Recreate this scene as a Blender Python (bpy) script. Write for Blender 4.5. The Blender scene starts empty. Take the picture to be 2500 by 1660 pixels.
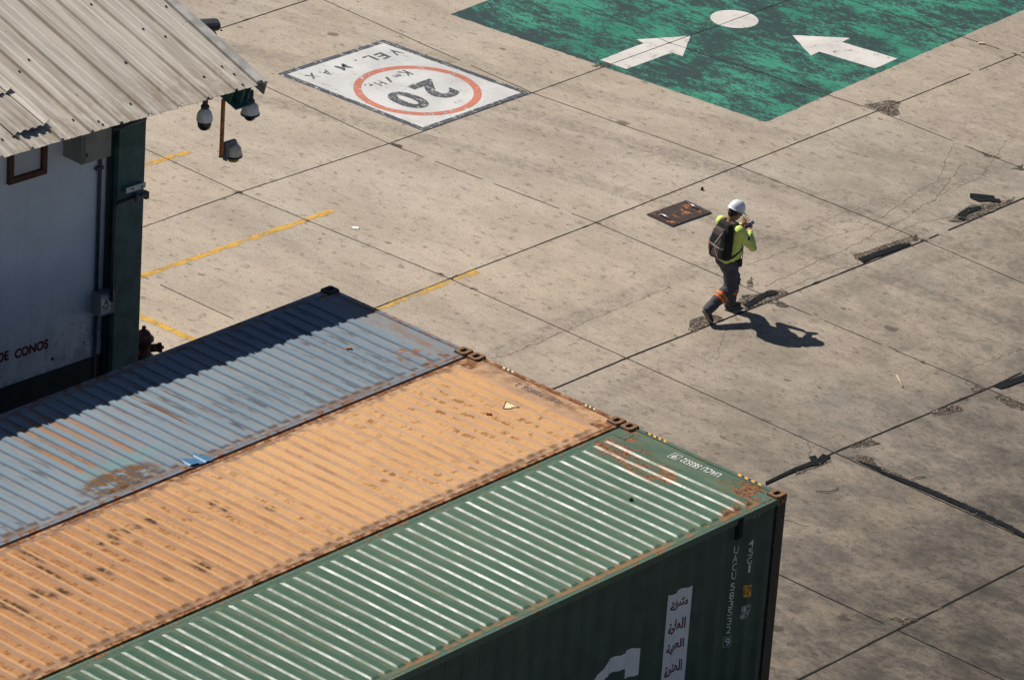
import bpy, bmesh, math, random
import numpy as np
from mathutils import Vector, Matrix, noise as mnoise

random.seed(7)
R = math.radians
scene = bpy.context.scene
col = scene.collection

# ---------------------------------------------------------------- camera, sky, sun, exposure
FPX = 12185.67359278                                   # focal length in photo pixels (photo 2500 x 1660)
ROT = np.array([[0.67542077, -0.734742418, 0.062931416],
                [-0.275771928, -0.330807153, -0.902505663],
                [0.683927355, 0.592216352, -0.426055355]])
CPOS = np.array([-41.083038434, -31.215373338, 28.847919862])
cam_data = bpy.data.cameras.new("camera")
cam = bpy.data.objects.new("camera", cam_data)
col.objects.link(cam)
cam_data.sensor_fit = 'HORIZONTAL'
cam_data.sensor_width = 36.0
cam_data.lens = FPX / 2500.0 * 36.0
cam_data.clip_start = 1.0
cam_data.clip_end = 2000.0
cam.matrix_world = Matrix(((ROT[0][0], -ROT[1][0], -ROT[2][0], CPOS[0]),
                           (ROT[0][1], -ROT[1][1], -ROT[2][1], CPOS[1]),
                           (ROT[0][2], -ROT[1][2], -ROT[2][2], CPOS[2]),
                           (0, 0, 0, 1)))
scene.camera = cam

SUN = Vector((-0.131, 0.862, 1.0)).normalized()
world = bpy.data.worlds.new("World")
scene.world = world
world.use_nodes = True
wn = world.node_tree.nodes
sky = wn.new('ShaderNodeTexSky')
sky.sky_type = 'NISHITA'
sky.sun_disc = False
sky.air_density = 0.7
sky.dust_density = 0.3
sky.sun_elevation = math.asin(SUN.z)
sky.sun_rotation = math.atan2(SUN.x, SUN.y)
wn['Background'].inputs['Strength'].default_value = 0.06
world.node_tree.links.new(sky.outputs[0], wn['Background'].inputs['Color'])
sun_data = bpy.data.lights.new("sun", 'SUN')
sun_data.energy = 5.0
sun_data.angle = R(0.5)
sun_data.color = (1.0, 0.945, 0.86)
sun = bpy.data.objects.new("sun", sun_data)
col.objects.link(sun)
sun.rotation_mode = 'QUATERNION'
sun.rotation_quaternion = (-SUN).to_track_quat('-Z', 'Y')
sun.location = (0, 20, 40)
scene.view_settings.view_transform = 'Standard'
scene.view_settings.look = 'None'
scene.view_settings.gamma = 1.0
scene.view_settings.exposure = 0.17


# ---------------------------------------------------------------- helpers
def bp(u, v, val=0.0, axis=2):
    """photo pixel -> world point where that line of sight meets the plane axis = val"""
    d = np.array([(u - 1250) / FPX, (v - 830) / FPX, 1.0]) @ ROT
    t = (val - CPOS[axis]) / d[axis]
    return Vector(CPOS + t * d)


def tag(o, label=None, cat=None, group=None, kind=None):
    if label: o['label'] = label
    if cat: o['category'] = cat
    if group: o['group'] = group
    if kind: o['kind'] = kind
    return o


def empty(name, loc, rz=0.0):
    o = bpy.data.objects.new(name, None)
    col.objects.link(o)
    o.location = loc
    o.rotation_euler = (0, 0, rz)
    o.empty_display_size = 0.2
    return o


def link_mesh(name, me, mat, parent=None, smooth=False):
    mats = mat if isinstance(mat, (list, tuple)) else [mat]
    for m in mats: me.materials.append(m)
    me.name = name
    if smooth:
        me.polygons.foreach_set('use_smooth', [True] * len(me.polygons))
    o = bpy.data.objects.new(name, me)
    col.objects.link(o)
    if parent is not None: o.parent = parent
    return o


class MB:
    """collects shapes, then links them as ONE mesh object"""
    def __init__(self):
        self.bm = bmesh.new()

    def box(self, c, s, rot=None, bevel=0.0, mi=0):
        tmp = bmesh.new()
        bmesh.ops.create_cube(tmp, size=1.0)
        for v in tmp.verts: v.co = Vector((v.co.x * s[0], v.co.y * s[1], v.co.z * s[2]))
        if bevel > 0:
            bmesh.ops.bevel(tmp, geom=list(tmp.edges), offset=bevel, segments=2, affect='EDGES', profile=0.5)
        self._add(tmp, c, rot, mi)

    def _add(self, tmp, c=(0, 0, 0), rot=None, mi=0):
        m = Matrix.Translation(Vector(c)) @ (rot.to_4x4() if rot is not None else Matrix.Identity(4))
        bmesh.ops.transform(tmp, matrix=m, verts=tmp.verts)
        base = len(self.bm.verts)
        vs = [self.bm.verts.new(v.co) for v in tmp.verts]
        tmp.verts.index_update()
        for f in tmp.faces:
            try:
                nf = self.bm.faces.new([vs[v.index] for v in f.verts])
                nf.material_index = mi
                nf.smooth = f.smooth
            except ValueError: pass
        tmp.free()

    def tube(self, pts, r, seg=10, cap=True, mi=0):
        pts = [Vector(p) for p in pts]
        rs = r if isinstance(r, (list, tuple)) else [r] * len(pts)
        rings = []
        prev = None
        for i, p in enumerate(pts):
            if i == 0: d = pts[1] - pts[0]
            elif i == len(pts) - 1: d = pts[-1] - pts[-2]
            else: d = (pts[i + 1] - pts[i]).normalized() + (pts[i] - pts[i - 1]).normalized()
            d.normalize()
            if prev is None:
                a = d.orthogonal().normalized()
            else:
                a = (prev - d * prev.dot(d)).normalized()
            prev = a
            b = d.cross(a)
            rings.append([self.bm.verts.new(p + (a * math.cos(t) + b * math.sin(t)) * rs[i])
                          for t in [2 * math.pi * k / seg for k in range(seg)]])
        for i in range(len(rings) - 1):
            for k in range(seg):
                f = self.bm.faces.new((rings[i][k], rings[i][(k + 1) % seg], rings[i + 1][(k + 1) % seg], rings[i + 1][k]))
                f.smooth = True
                f.material_index = mi
        if cap:
            self.bm.faces.new(list(reversed(rings[0]))).material_index = mi
            self.bm.faces.new(rings[-1]).material_index = mi

    def lathe(self, prof, c=(0, 0, 0), seg=24, mi=0, rot=None):
        """profile of (radius, z)"""
        tmp = bmesh.new()
        rings = []
        for (r, z) in prof:
            if r < 1e-5: rings.append([tmp.verts.new((0, 0, z))])
            else: rings.append([tmp.verts.new((r * math.cos(2 * math.pi * k / seg), r * math.sin(2 * math.pi * k / seg), z)) for k in range(seg)])
        for a, b in zip(rings[:-1], rings[1:]):
            for k in range(seg):
                k2 = (k + 1) % seg
                if len(a) == 1 and len(b) == 1: continue
                if len(a) == 1: f = tmp.faces.new((a[0], b[k2], b[k]))
                elif len(b) == 1: f = tmp.faces.new((a[k], a[k2], b[0]))
                else: f = tmp.faces.new((a[k], a[k2], b[k2], b[k]))
                f.smooth = True
        bmesh.ops.recalc_face_normals(tmp, faces=tmp.faces)
        self._add(tmp, c, rot, mi)

    def prism(self, poly, z0, z1, mi=0):
        """polygon (x, y) list extruded from z0 to z1"""
        lo = [self.bm.verts.new((p[0], p[1], z0)) for p in poly]
        hi = [self.bm.verts.new((p[0], p[1], z1)) for p in poly]
        n = len(poly)
        fs = [self.bm.faces.new(hi), self.bm.faces.new(list(reversed(lo)))]
        for i in range(n):
            fs.append(self.bm.faces.new((lo[i], lo[(i + 1) % n], hi[(i + 1) % n], hi[i])))
        for f in fs: f.material_index = mi
        bmesh.ops.recalc_face_normals(self.bm, faces=fs)

    def flat(self, poly, z, mi=0):
        f = self.bm.faces.new([self.bm.verts.new((p[0], p[1], z)) for p in poly])
        f.material_index = mi
        if f.normal.z == 0: f.normal_update()
        if f.normal.z < 0: f.normal_flip()

    def quad(self, a, b, c, d, mi=0):
        f = self.bm.faces.new([self.bm.verts.new(Vector(p)) for p in (a, b, c, d)])
        f.material_index = mi
        return f

    def ribbon(self, pts, widths, z, mi=0):
        """flat strip on the ground along pts (x, y)"""
        prev = None
        n = len(pts)
        for i in range(n):
            p = Vector((pts[i][0], pts[i][1]))
            a = Vector((pts[max(i - 1, 0)][0], pts[max(i - 1, 0)][1]))
            b = Vector((pts[min(i + 1, n - 1)][0], pts[min(i + 1, n - 1)][1]))
            d = (b - a)
            if d.length < 1e-9: continue
            d.normalize()
            nn = Vector((-d.y, d.x))
            w = widths[i] if isinstance(widths, (list, tuple)) else widths
            cur = (self.bm.verts.new((p.x + nn.x * w / 2, p.y + nn.y * w / 2, z)),
                   self.bm.verts.new((p.x - nn.x * w / 2, p.y - nn.y * w / 2, z)))
            if prev:
                f = self.bm.faces.new((prev[0], prev[1], cur[1], cur[0]))
                f.material_index = mi
            prev = cur

    def build(self, name, mat, parent=None, smooth=False, recalc=False):
        if recalc: bmesh.ops.recalc_face_normals(self.bm, faces=self.bm.faces)
        me = bpy.data.meshes.new(name)
        self.bm.to_mesh(me)
        self.bm.free()
        return link_mesh(name, me, mat, parent, smooth)


# ---------------------------------------------------------------- materials
class G:
    def __init__(self, name, rough=0.6, metal=0.0, spec=0.5):
        self.m = bpy.data.materials.new(name)
        self.m.use_nodes = True
        self.nt = self.m.node_tree
        self.b = self.nt.nodes['Principled BSDF']
        self.out = self.nt.nodes['Material Output']
        self.b.inputs['Roughness'].default_value = rough
        self.b.inputs['Metallic'].default_value = metal
        self.b.inputs['Specular IOR Level'].default_value = spec

    def new(self, t): return self.nt.nodes.new(t)

    def put(self, sock, v):
        if hasattr(v, 'is_output') or isinstance(v, bpy.types.NodeSocket): self.nt.links.new(v, sock)
        elif isinstance(v, (tuple, list)):
            sock.default_value = tuple(v) + ((1.0,) if len(v) == 3 and sock.type == 'RGBA' else ())
        else: sock.default_value = v

    def obj(self): return self.new('ShaderNodeTexCoord').outputs['Object']

    def pos(self): return self.new('ShaderNodeNewGeometry').outputs['Position']

    def map(self, vec, scale=(1, 1, 1), rot=(0, 0, 0), loc=(0, 0, 0)):
        n = self.new('ShaderNodeMapping')
        self.put(n.inputs['Vector'], vec)
        n.inputs['Scale'].default_value = scale
        n.inputs['Rotation'].default_value = rot
        n.inputs['Location'].default_value = loc
        return n.outputs[0]

    def noise(self, vec, scale, detail=4.0, rough=0.55, dist=0.0):
        n = self.new('ShaderNodeTexNoise')
        self.put(n.inputs['Vector'], vec)
        n.inputs['Scale'].default_value = scale
        n.inputs['Detail'].default_value = detail
        n.inputs['Roughness'].default_value = rough
        n.inputs['Distortion'].default_value = dist
        return n.outputs['Fac']

    def vor(self, vec, scale, out='Distance', feature='F1', rand=1.0):
        n = self.new('ShaderNodeTexVoronoi')
        n.feature = feature
        self.put(n.inputs['Vector'], vec)
        n.inputs['Scale'].default_value = scale
        n.inputs['Randomness'].default_value = rand
        return n.outputs[out]

    def step(self, fac, a, b, lo=0.0, hi=1.0):
        n = self.new('ShaderNodeMapRange')
        n.interpolation_type = 'SMOOTHSTEP'
        self.put(n.inputs['Value'], fac)
        n.inputs['From Min'].default_value = a
        n.inputs['From Max'].default_value = b
        n.inputs['To Min'].default_value = lo
        n.inputs['To Max'].default_value = hi
        return n.outputs[0]

    def lin(self, fac, a, b, lo=0.0, hi=1.0):
        n = self.new('ShaderNodeMapRange')
        self.put(n.inputs['Value'], fac)
        n.inputs['From Min'].default_value = a
        n.inputs['From Max'].default_value = b
        n.inputs['To Min'].default_value = lo
        n.inputs['To Max'].default_value = hi
        return n.outputs[0]

    def math(self, op, a, b=0.0):
        n = self.new('ShaderNodeMath')
        n.operation = op
        self.put(n.inputs[0], a)
        self.put(n.inputs[1], b)
        return n.outputs[0]

    def mul(self, a, b): return self.math('MULTIPLY', a, b)

    def mix(self, fac, a, b, mode='MIX'):
        n = self.new('ShaderNodeMix')
        n.data_type = 'RGBA'
        n.blend_type = mode
        self.put(n.inputs[0], fac)
        self.put(n.inputs[6], a)
        self.put(n.inputs[7], b)
        return n.outputs[2]

    def sep(self, vec):
        n = self.new('ShaderNodeSeparateXYZ')
        self.put(n.inputs[0], vec)
        return n.outputs[0], n.outputs[1], n.outputs[2]

    def attr(self, name):
        n = self.new('ShaderNodeAttribute')
        n.attribute_name = name
        s = self.new('ShaderNodeSeparateColor')
        self.nt.links.new(n.outputs['Color'], s.inputs[0])
        return s.outputs[0], s.outputs[1], s.outputs[2]

    def blob(self, vec, c, r, a=0.0, b=0.6):
        """soft patch of weathering at c with radii r (1 inside, 0 outside)"""
        n = self.new('ShaderNodeVectorMath'); n.operation = 'SUBTRACT'
        self.put(n.inputs[0], vec); n.inputs[1].default_value = c
        d = self.new('ShaderNodeVectorMath'); d.operation = 'DIVIDE'
        self.nt.links.new(n.outputs[0], d.inputs[0]); d.inputs[1].default_value = r
        le = self.new('ShaderNodeVectorMath'); le.operation = 'LENGTH'
        self.nt.links.new(d.outputs[0], le.inputs[0])
        return self.step(self.math('SUBTRACT', 1.0, le.outputs['Value']), a, b)

    def color(self, c): self.put(self.b.inputs['Base Color'], c)

    def bump(self, h, strength=0.3, dist=0.01):
        n = self.new('ShaderNodeBump')
        n.inputs['Strength'].default_value = strength
        n.inputs['Distance'].default_value = dist
        self.put(n.inputs['Height'], h)
        self.nt.links.new(n.outputs[0], self.b.inputs['Normal'])

    def rough(self, r): self.put(self.b.inputs['Roughness'], r)

    def alpha(self, a): self.put(self.b.inputs['Alpha'], a)


def simple(name, c, rough=0.6, var=0.25, scale=6.0, metal=0.0, spec=0.4, bump=0.0):
    g = G(name, rough, metal, spec)
    o = g.obj()
    n = g.noise(o, scale, 5)
    lo = tuple(x * (1 - var) for x in c)
    hi = tuple(min(1, x * (1 + var)) for x in c)
    g.color(g.mix(g.step(n, 0.3, 0.7), lo, hi))
    if bump: g.bump(g.noise(o, scale * 6, 3), bump, 0.004)
    return g.m


def rusty(name, c, rust=0.5, rough=0.55, scale=9.0, spec=0.4):
    """painted steel with rust breaking through"""
    g = G(name, rough, 0.0, spec)
    o = g.obj()
    n = g.noise(o, scale, 6, 0.62)
    n2 = g.noise(o, scale * 4, 4, 0.6)
    rc = g.mix(g.step(n2, 0.35, 0.65), (0.05, 0.022, 0.012), (0.30, 0.115, 0.032))
    base = g.mix(g.step(n2, 0.3, 0.7), tuple(x * 0.8 for x in c), tuple(x * 1.12 for x in c))
    t = 0.75 - 0.5 * rust
    g.color(g.mix(g.step(n, t - 0.05, t + 0.07), base, rc))
    g.rough(g.step(n, t - 0.05, t + 0.07, rough, 0.9))
    g.bump(n2, 0.25, 0.004)
    return g.m


def concrete():
    g = G('concrete_ground', 0.9, 0, 0.25)
    p = g.pos()
    tone, dirt, rnd = g.attr('slab')  # tone and dirt carry painted lens vignetting as well as lane dirt
    big = g.noise(p, 0.16, 4, 0.6)
    mid = g.noise(g.map(p, (1.0, 0.45, 1.0)), 1.1, 6, 0.62)
    streak = g.noise(g.map(p, (2.2, 0.8, 1.0), (0, 0, R(8))), 3.6, 7, 0.7)
    fine = g.noise(g.map(p, (1.1, 0.9, 1)), 38, 4, 0.75)
    c = g.mix(g.step(big, 0.35, 0.65), (0.545, 0.455, 0.362), (0.500, 0.435, 0.365))
    c = g.mix(g.mul(g.step(rnd, 0.0, 1.0), 0.35), c, (0.54, 0.445, 0.340))
    c = g.mix(g.step(mid, 0.36, 0.68, 0.0, 0.50), c, (0.335, 0.275, 0.212))
    c = g.mix(g.step(streak, 0.50, 0.70, 0.0, 0.38), c, (0.25, 0.205, 0.16))
    # broad grey traffic film, heavier to the lower right with the painted lens vignetting
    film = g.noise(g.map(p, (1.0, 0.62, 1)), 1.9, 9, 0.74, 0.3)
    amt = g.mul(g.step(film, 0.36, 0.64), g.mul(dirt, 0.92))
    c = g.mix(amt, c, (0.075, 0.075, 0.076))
    film2 = g.noise(g.map(p, (1.2, 0.8, 1)), 9.0, 6, 0.75)
    c = g.mix(g.mul(g.mul(g.step(film2, 0.46, 0.68), dirt), 0.7), c, (0.06, 0.06, 0.06))  # dirt here is lane dirt plus the painted lens vignetting
    # oval oil drips and tyre scuffs
    vd = g.new('ShaderNodeTexVoronoi')
    g.put(vd.inputs['Vector'], g.map(p, (1.0, 0.8, 1.0)))
    vd.inputs['Scale'].default_value = 1.15
    s1 = g.new('ShaderNodeSeparateColor')
    g.nt.links.new(vd.outputs['Color'], s1.inputs[0])
    wob = g.mul(g.math('SUBTRACT', g.noise(p, 11, 4, 0.6), 0.5), 0.20)
    dist = g.math('ADD', vd.outputs['Distance'], wob)
    rad = g.lin(s1.outputs[0], 0.45, 1.0, -0.02, 0.115)
    spot = g.step(g.math('SUBTRACT', rad, dist), -0.02, 0.035)
    c = g.mix(g.mul(spot, 0.72), c, (0.105, 0.085, 0.065))
    vd2 = g.new('ShaderNodeTexVoronoi')
    g.put(vd2.inputs['Vector'], g.map(p, (1.25, 0.75, 1.0), (0, 0, 0.4)))
    vd2.inputs['Scale'].default_value = 2.7
    s2 = g.new('ShaderNodeSeparateColor')
    g.nt.links.new(vd2.outputs['Color'], s2.inputs[0])
    d2 = g.math('ADD', vd2.outputs['Distance'], g.mul(g.math('SUBTRACT', g.noise(p, 22, 4, 0.65), 0.5), 0.26))
    spot2 = g.step(g.math('SUBTRACT', g.lin(s2.outputs[1], 0.35, 1.0, -0.03, 0.14), d2), -0.015, 0.02)
    c = g.mix(g.mul(spot2, g.lin(s2.outputs[2], 0, 1, 0.2, 0.75)), c, g.mix(s2.outputs[0], (0.085, 0.072, 0.06), (0.19, 0.135, 0.085)))
    sm = g.noise(g.map(p, (1.3, 0.7, 1.0)), 7.5, 5, 0.62)
    c = g.mix(g.step(sm, 0.555, 0.69, 0.0, 0.65), c, (0.155, 0.122, 0.092))
    tiny = g.noise(g.map(p, (1.2, 0.8, 1.0)), 21, 3, 0.6)
    c = g.mix(g.step(tiny, 0.62, 0.72, 0.0, 0.75), c, (0.10, 0.08, 0.062))
    pale = g.noise(p, 2.3, 6, 0.65)
    c = g.mix(g.step(pale, 0.60, 0.78, 0.0, 0.35), c, (0.55, 0.50, 0.43))
    c = g.mix(g.step(fine, 0.36, 0.66, 0.0, 0.58), c, g.mix(1.0, c, (0.55, 0.53, 0.51), 'MULTIPLY'))
    grit = g.noise(p, 90, 2, 0.7)
    c = g.mix(g.step(grit, 0.42, 0.66, 0.0, 0.35), c, g.mix(1.0, c, (0.5, 0.48, 0.46), 'MULTIPLY'))
    # rolled tyre films, following the lane across the yard and turning out of it
    px, py, pz = g.sep(p)
    for (cx, cy, rad, wd, am) in ((-30.0, 3.0, 41.0, 0.22, 0.20), (-30.0, 3.0, 42.7, 0.24, 0.20), (8.0, -38.0, 45.0, 0.25, 0.16), (8.0, -38.0, 46.8, 0.25, 0.16), (60.0, 30.0, 50.0, 0.24, 0.13), (60.0, 30.0, 51.8, 0.24, 0.13)):
        dx = g.math('SUBTRACT', px, cx); dy = g.math('SUBTRACT', py, cy)
        rr_ = g.math('SQRT', g.math('ADD', g.mul(dx, dx), g.mul(dy, dy)))
        t_ = g.math('ABSOLUTE', g.math('SUBTRACT', rr_, rad))
        c = g.mix(g.mul(g.step(t_, wd * 0.45, wd, am * 2.0, 0.0), g.step(film2, 0.32, 0.62)), c, (0.13, 0.11, 0.095))
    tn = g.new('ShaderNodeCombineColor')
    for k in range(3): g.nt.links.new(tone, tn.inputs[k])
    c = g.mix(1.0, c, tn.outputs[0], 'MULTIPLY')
    g.color(c)
    g.bump(g.math('ADD', g.mul(fine, 0.6), g.mul(mid, 0.6)), 0.35, 0.012)
    return g.m


def crack_mat():
    g = G('dark_joint_fill', 0.9, 0, 0.2)
    p = g.pos()
    n = g.noise(p, 16, 4, 0.7)
    g.color(g.mix(g.step(n, 0.60, 0.78), (0.013, 0.012, 0.0115), (0.11, 0.085, 0.06)))
    return g.m


def paint_mark(name, c, wear=0.3, scale=5.0, stretch=(1, 1, 1), dark=None, dark_amt=0.0, soft=0.06):
    """road paint: worn through to the concrete where the alpha is zero"""
    g = G(name, 0.75, 0, 0.3)
    p = g.pos()
    q = g.map(p, stretch)
    n = g.noise(q, scale, 8, 0.72)
    n2 = g.noise(q, scale * 5, 4, 0.7)
    tot = g.math('ADD', g.mul(n, 0.6), g.mul(n2, 0.4))
    t = 0.36 + wear * 0.32
    g.alpha(g.step(tot, t - soft, t + soft))
    big = g.noise(p, 1.1, 4)
    base = g.mix(g.step(big, 0.3, 0.7), tuple(x * 0.86 for x in c), tuple(min(1, x * 1.08) for x in c))
    if dark:
        d = g.noise(g.map(p, (1.0, 0.5, 1)), 3.0, 6, 0.65)
        base = g.mix(g.step(d, 0.5, 0.75, 0, dark_amt), base, dark)
    g.color(base)
    return g.m


def green_court():
    g = G('worn_green_paint', 0.6, 0, 0.35)
    p = g.pos()
    a = g.noise(g.map(p, (1.25, 0.55, 1)), 1.5, 9, 0.70, 0.3)
    b = g.noise(g.map(p, (1.7, 0.62, 1)), 6.5, 6, 0.68)
    hf = g.noise(g.map(p, (2.4, 0.8, 1), (0, 0, R(-10))), 18, 5, 0.72)
    mixn = g.math('ADD', g.math('ADD', g.mul(a, 0.38), g.mul(b, 0.30)), g.mul(hf, 0.32))
    bigp = g.noise(g.map(p, (1.0, 0.7, 1)), 0.55, 4, 0.6)
    mixn = g.math('ADD', mixn, g.mul(g.math('SUBTRACT', bigp, 0.50), 0.16))
    c = g.mix(g.step(g.noise(p, 0.8, 5), 0.3, 0.7), (0.018, 0.175, 0.108), (0.044, 0.250, 0.160))
    c = g.mix(g.step(mixn, 0.452, 0.525, 0, 0.95), c, (0.022, 0.036, 0.038))
    scr = g.noise(g.map(p, (16, 0.8, 1), (0, 0, R(-12))), 1.6, 4, 0.6)
    c = g.mix(g.step(scr, 0.60, 0.70, 0, 0.6), c, (0.03, 0.055, 0.05))
    bare = g.noise(g.map(p, (1.0, 0.6, 1)), 2.1, 7, 0.72)
    c = g.mix(g.step(bare, 0.665, 0.72), c, (0.16, 0.15, 0.13))
    sp = g.noise(p, 28, 3, 0.6)
    c = g.mix(g.step(sp, 0.69, 0.76, 0, 0.7), c, (0.42, 0.38, 0.33))
    g.color(c)
    ed = g.noise(p, 9, 5, 0.7)
    g.alpha(g.step(ed, 0.24, 0.30))
    return g.m


CW_ = 2.438
SPOTS = [(640, 755, .10, .13), (715, 720, .08, .10), (555, 792, .08, .10), (648, 797, .06, .08), (768, 702, .08, .12), (850, 665, .11, .15), (585, 948, .09, .16),
         (505, 990, .09, .16), (280, 1082, .09, .13), (355, 1066, .09, .13), (1140, 928, .13, .22), (945, 1000, .07, .10), (1200, 570, .08, .12), (200, 1078, .12, .16),
         (250, 950, .07, .55), (90, 1160, .10, .5), (1520, 595, .06, .12), (1275, 605, .06, .12), (20, 1140, .12, .2), (590, 1285, .06, .10), (180, 860, .08, .3)]


def container_roof(kind):
    g = G('container_roof_paint_' + kind, 0.45, 0, 0.5)
    o = g.obj()
    x, y, z = g.sep(o)
    valley = g.step(z, 2.868, 2.875, 1.0, 0.0)
    streak = g.noise(g.map(o, (9.0, 0.9, 3.0)), 1.0, 6, 0.66)
    med = g.noise(g.map(o, (1.6, 0.8, 1)), 2.2, 7, 0.66)
    fine = g.noise(o, 26, 4, 0.65)
    big = g.noise(o, 0.45, 3)
    endm = g.step(x, -0.62, -0.05)
    chips = g.noise(g.map(o, (1.5, 0.8, 1)), 15, 4, 0.6)
    if kind == 'blue':
        c = g.mix(g.step(big, 0.3, 0.7), (0.162, 0.216, 0.262), (0.202, 0.258, 0.304))
        c = g.mix(g.mul(valley, g.step(med, 0.30, 0.60, 0.35, 0.9)), c, (0.225, 0.235, 0.245))
        c = g.mix(g.mul(g.step(streak, 0.54, 0.70, 0, 0.6), valley), c, (0.20, 0.12, 0.07))
        c = g.mix(g.step(streak, 0.56, 0.76, 0, 0.35), c, (0.27, 0.27, 0.30))
        m1 = g.blob(o, (-5.35, 1.2, 2.87), (0.75, 1.25, 0.6), 0.0, 0.45)
        dirt = g.mul(g.mul(m1, valley), g.step(g.noise(g.map(o, (3, 0.5, 1)), 1.5, 5), 0.32, 0.55))
        c = g.mix(g.mul(dirt, 0.9), c, (0.34, 0.165, 0.065))
        m2 = g.blob(o, (-5.6, 0.30, 2.87), (0.75, 0.30, 0.5), 0.05, 0.4)
        c = g.mix(g.mul(m2, g.step(g.noise(o, 6, 6, 0.7), 0.36, 0.5)), c, (0.14, 0.075, 0.032))
        m3 = g.blob(o, (-5.3, 0.62, 2.87), (1.0, 0.16, 0.5), 0.1, 0.5)
        c = g.mix(g.mul(m3, 0.6), c, (0.14, 0.27, 0.26))
        m4 = g.blob(o, (-3.9, 1.35, 2.87), (0.85, 0.7, 0.5), 0.0, 0.5)
        st = g.noise(g.map(o, (7, 0.7, 1)), 2.0, 5, 0.6)
        c = g.mix(g.mul(g.mul(m4, valley), g.step(st, 0.50, 0.60)), c, (0.17, 0.075, 0.03))
        m5 = g.blob(o, (-0.55, 0.42, 2.87), (0.55, 0.45, 0.5), 0.0, 0.6)
        c = g.mix(g.mul(m5, g.step(g.noise(g.map(o, (1.6, 1, 1)), 6, 6, 0.7), 0.52, 0.60)), c, (0.26, 0.11, 0.035))
        c = g.mix(g.step(chips, 0.69, 0.735), c, (0.36, 0.175, 0.075))
        c = g.mix(g.step(g.noise(o, 19, 3), 0.745, 0.77), c, (0.6, 0.58, 0.52))
        rough0 = 0.75
    elif kind == 'orange':
        c = g.mix(g.step(big, 0.3, 0.7), (0.55, 0.305, 0.130), (0.60, 0.350, 0.165))
        # lens vignetting painted in: orange and its valleys deepen away from the door end
        c = g.mix(g.step(g.math('ADD', x, g.mul(big, 1.6)), -7.2, -2.4, 0.85, 0.0), c, (0.40, 0.185, 0.075))
        c = g.mix(g.mul(valley, g.step(med, 0.30, 0.62, 0.30, 0.85)), c, (0.43, 0.290, 0.205))
        c = g.mix(g.mul(valley, g.step(x, -6.8, -3.0, 0.5, 0.0)), c, (0.27, 0.150, 0.085))
        c = g.mix(g.step(streak, 0.60, 0.80, 0, 0.30), c, (0.42, 0.30, 0.22))
        scr = g.noise(g.map(o, (2.2, 1.4, 1)), 5.0, 5, 0.6, 2.2)
        far = g.step(x, -3.8, -5.6, 0.3, 1.0)
        c = g.mix(g.mul(g.step(g.math('ABSOLUTE', g.math('SUBTRACT', scr, 0.5)), 0.0, 0.016, 0.75, 0.0), g.mul(far, g.step(med, 0.48, 0.6))), c, (0.12, 0.045, 0.018))
        v = g.new('ShaderNodeTexVoronoi')
        g.put(v.inputs['Vector'], g.map(o, (1, 0.72, 1), (0, 0, 0), (0.3, 0.2, 0)))
        v.inputs['Scale'].default_value = 1.5
        sc = g.new('ShaderNodeSeparateColor'); g.nt.links.new(v.outputs['Color'], sc.inputs[0])
        dd = g.math('ADD', v.outputs['Distance'], g.mul(g.math('SUBTRACT', g.noise(o, 14, 3), 0.5), 0.16))
        sp = g.step(g.math('SUBTRACT', g.lin(sc.outputs[1], 0.35, 1.0, -0.05, 0.12), dd), -0.03, 0.05)
        c = g.mix(g.mul(g.mul(sp, g.step(x, -2.6, -5.4)), 0.85), c, (0.055, 0.03, 0.016))
        wob = g.noise(o, 9, 4, 0.65)
        for (su, sv, rx, ry) in SPOTS:
            pt = bp(su / 2.306, 980 + sv / 2.306, 2.88)
            mm = g.blob(o, (pt.x, pt.y - (CW_ + 0.04), 2.875), (rx, ry, 0.4), -0.1, 0.75)
            c = g.mix(g.mul(g.mul(mm, g.step(wob, 0.34, 0.56)), 0.95), c, (0.045, 0.026, 0.015))
        rs = g.noise(g.map(o, (3.5, 0.8, 1)), 2.6, 6, 0.7)
        c = g.mix(g.step(rs, 0.58, 0.74, 0, 0.42), c, (0.36, 0.15, 0.055))
        sm2 = g.noise(g.map(o, (2.0, 0.9, 1)), 5.5, 6, 0.72)
        c = g.mix(g.step(sm2, 0.60, 0.76, 0, 0.5), c, (0.24, 0.11, 0.05))
        rim = g.step(z, 2.871, 2.875, 0.0, 1.0)
        rl = g.noise(g.map(o, (2.5, 4, 1)), 2.2, 5, 0.7)
        c = g.mix(g.mul(g.mul(g.math('SUBTRACT', 1.0, valley), g.step(z, 2.884, 2.880, 0, 1)), g.step(rl, 0.50, 0.62, 0, 0.75)), c, (0.17, 0.06, 0.02))
        c = g.mix(g.step(chips, 0.70, 0.745), c, (0.13, 0.05, 0.02))
        rough0 = 0.78
    else:
        c = g.mix(g.step(big, 0.3, 0.7), (0.068, 0.124, 0.080), (0.092, 0.152, 0.099))
        c = g.mix(g.step(x, -6.5, -2.0, 0.45, 0.0), c, (0.036, 0.085, 0.054))  # corner vignetting painted in: green deepens away from the door end
        c = g.mix(g.mul(valley, g.step(med, 0.35, 0.62, 0.0, 0.6)), c, (0.14, 0.165, 0.105))
        c = g.mix(g.step(streak, 0.60, 0.78, 0, 0.35), c, (0.12, 0.175, 0.12))
        br = g.noise(g.map(o, (2.6, 0.8, 1)), 3.2, 6, 0.7)
        c = g.mix(g.mul(g.step(br, 0.64, 0.70), 0.8), c, (0.085, 0.045, 0.03))
        c = g.mix(g.step(chips, 0.71, 0.75), c, (0.06, 0.025, 0.02))
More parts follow.
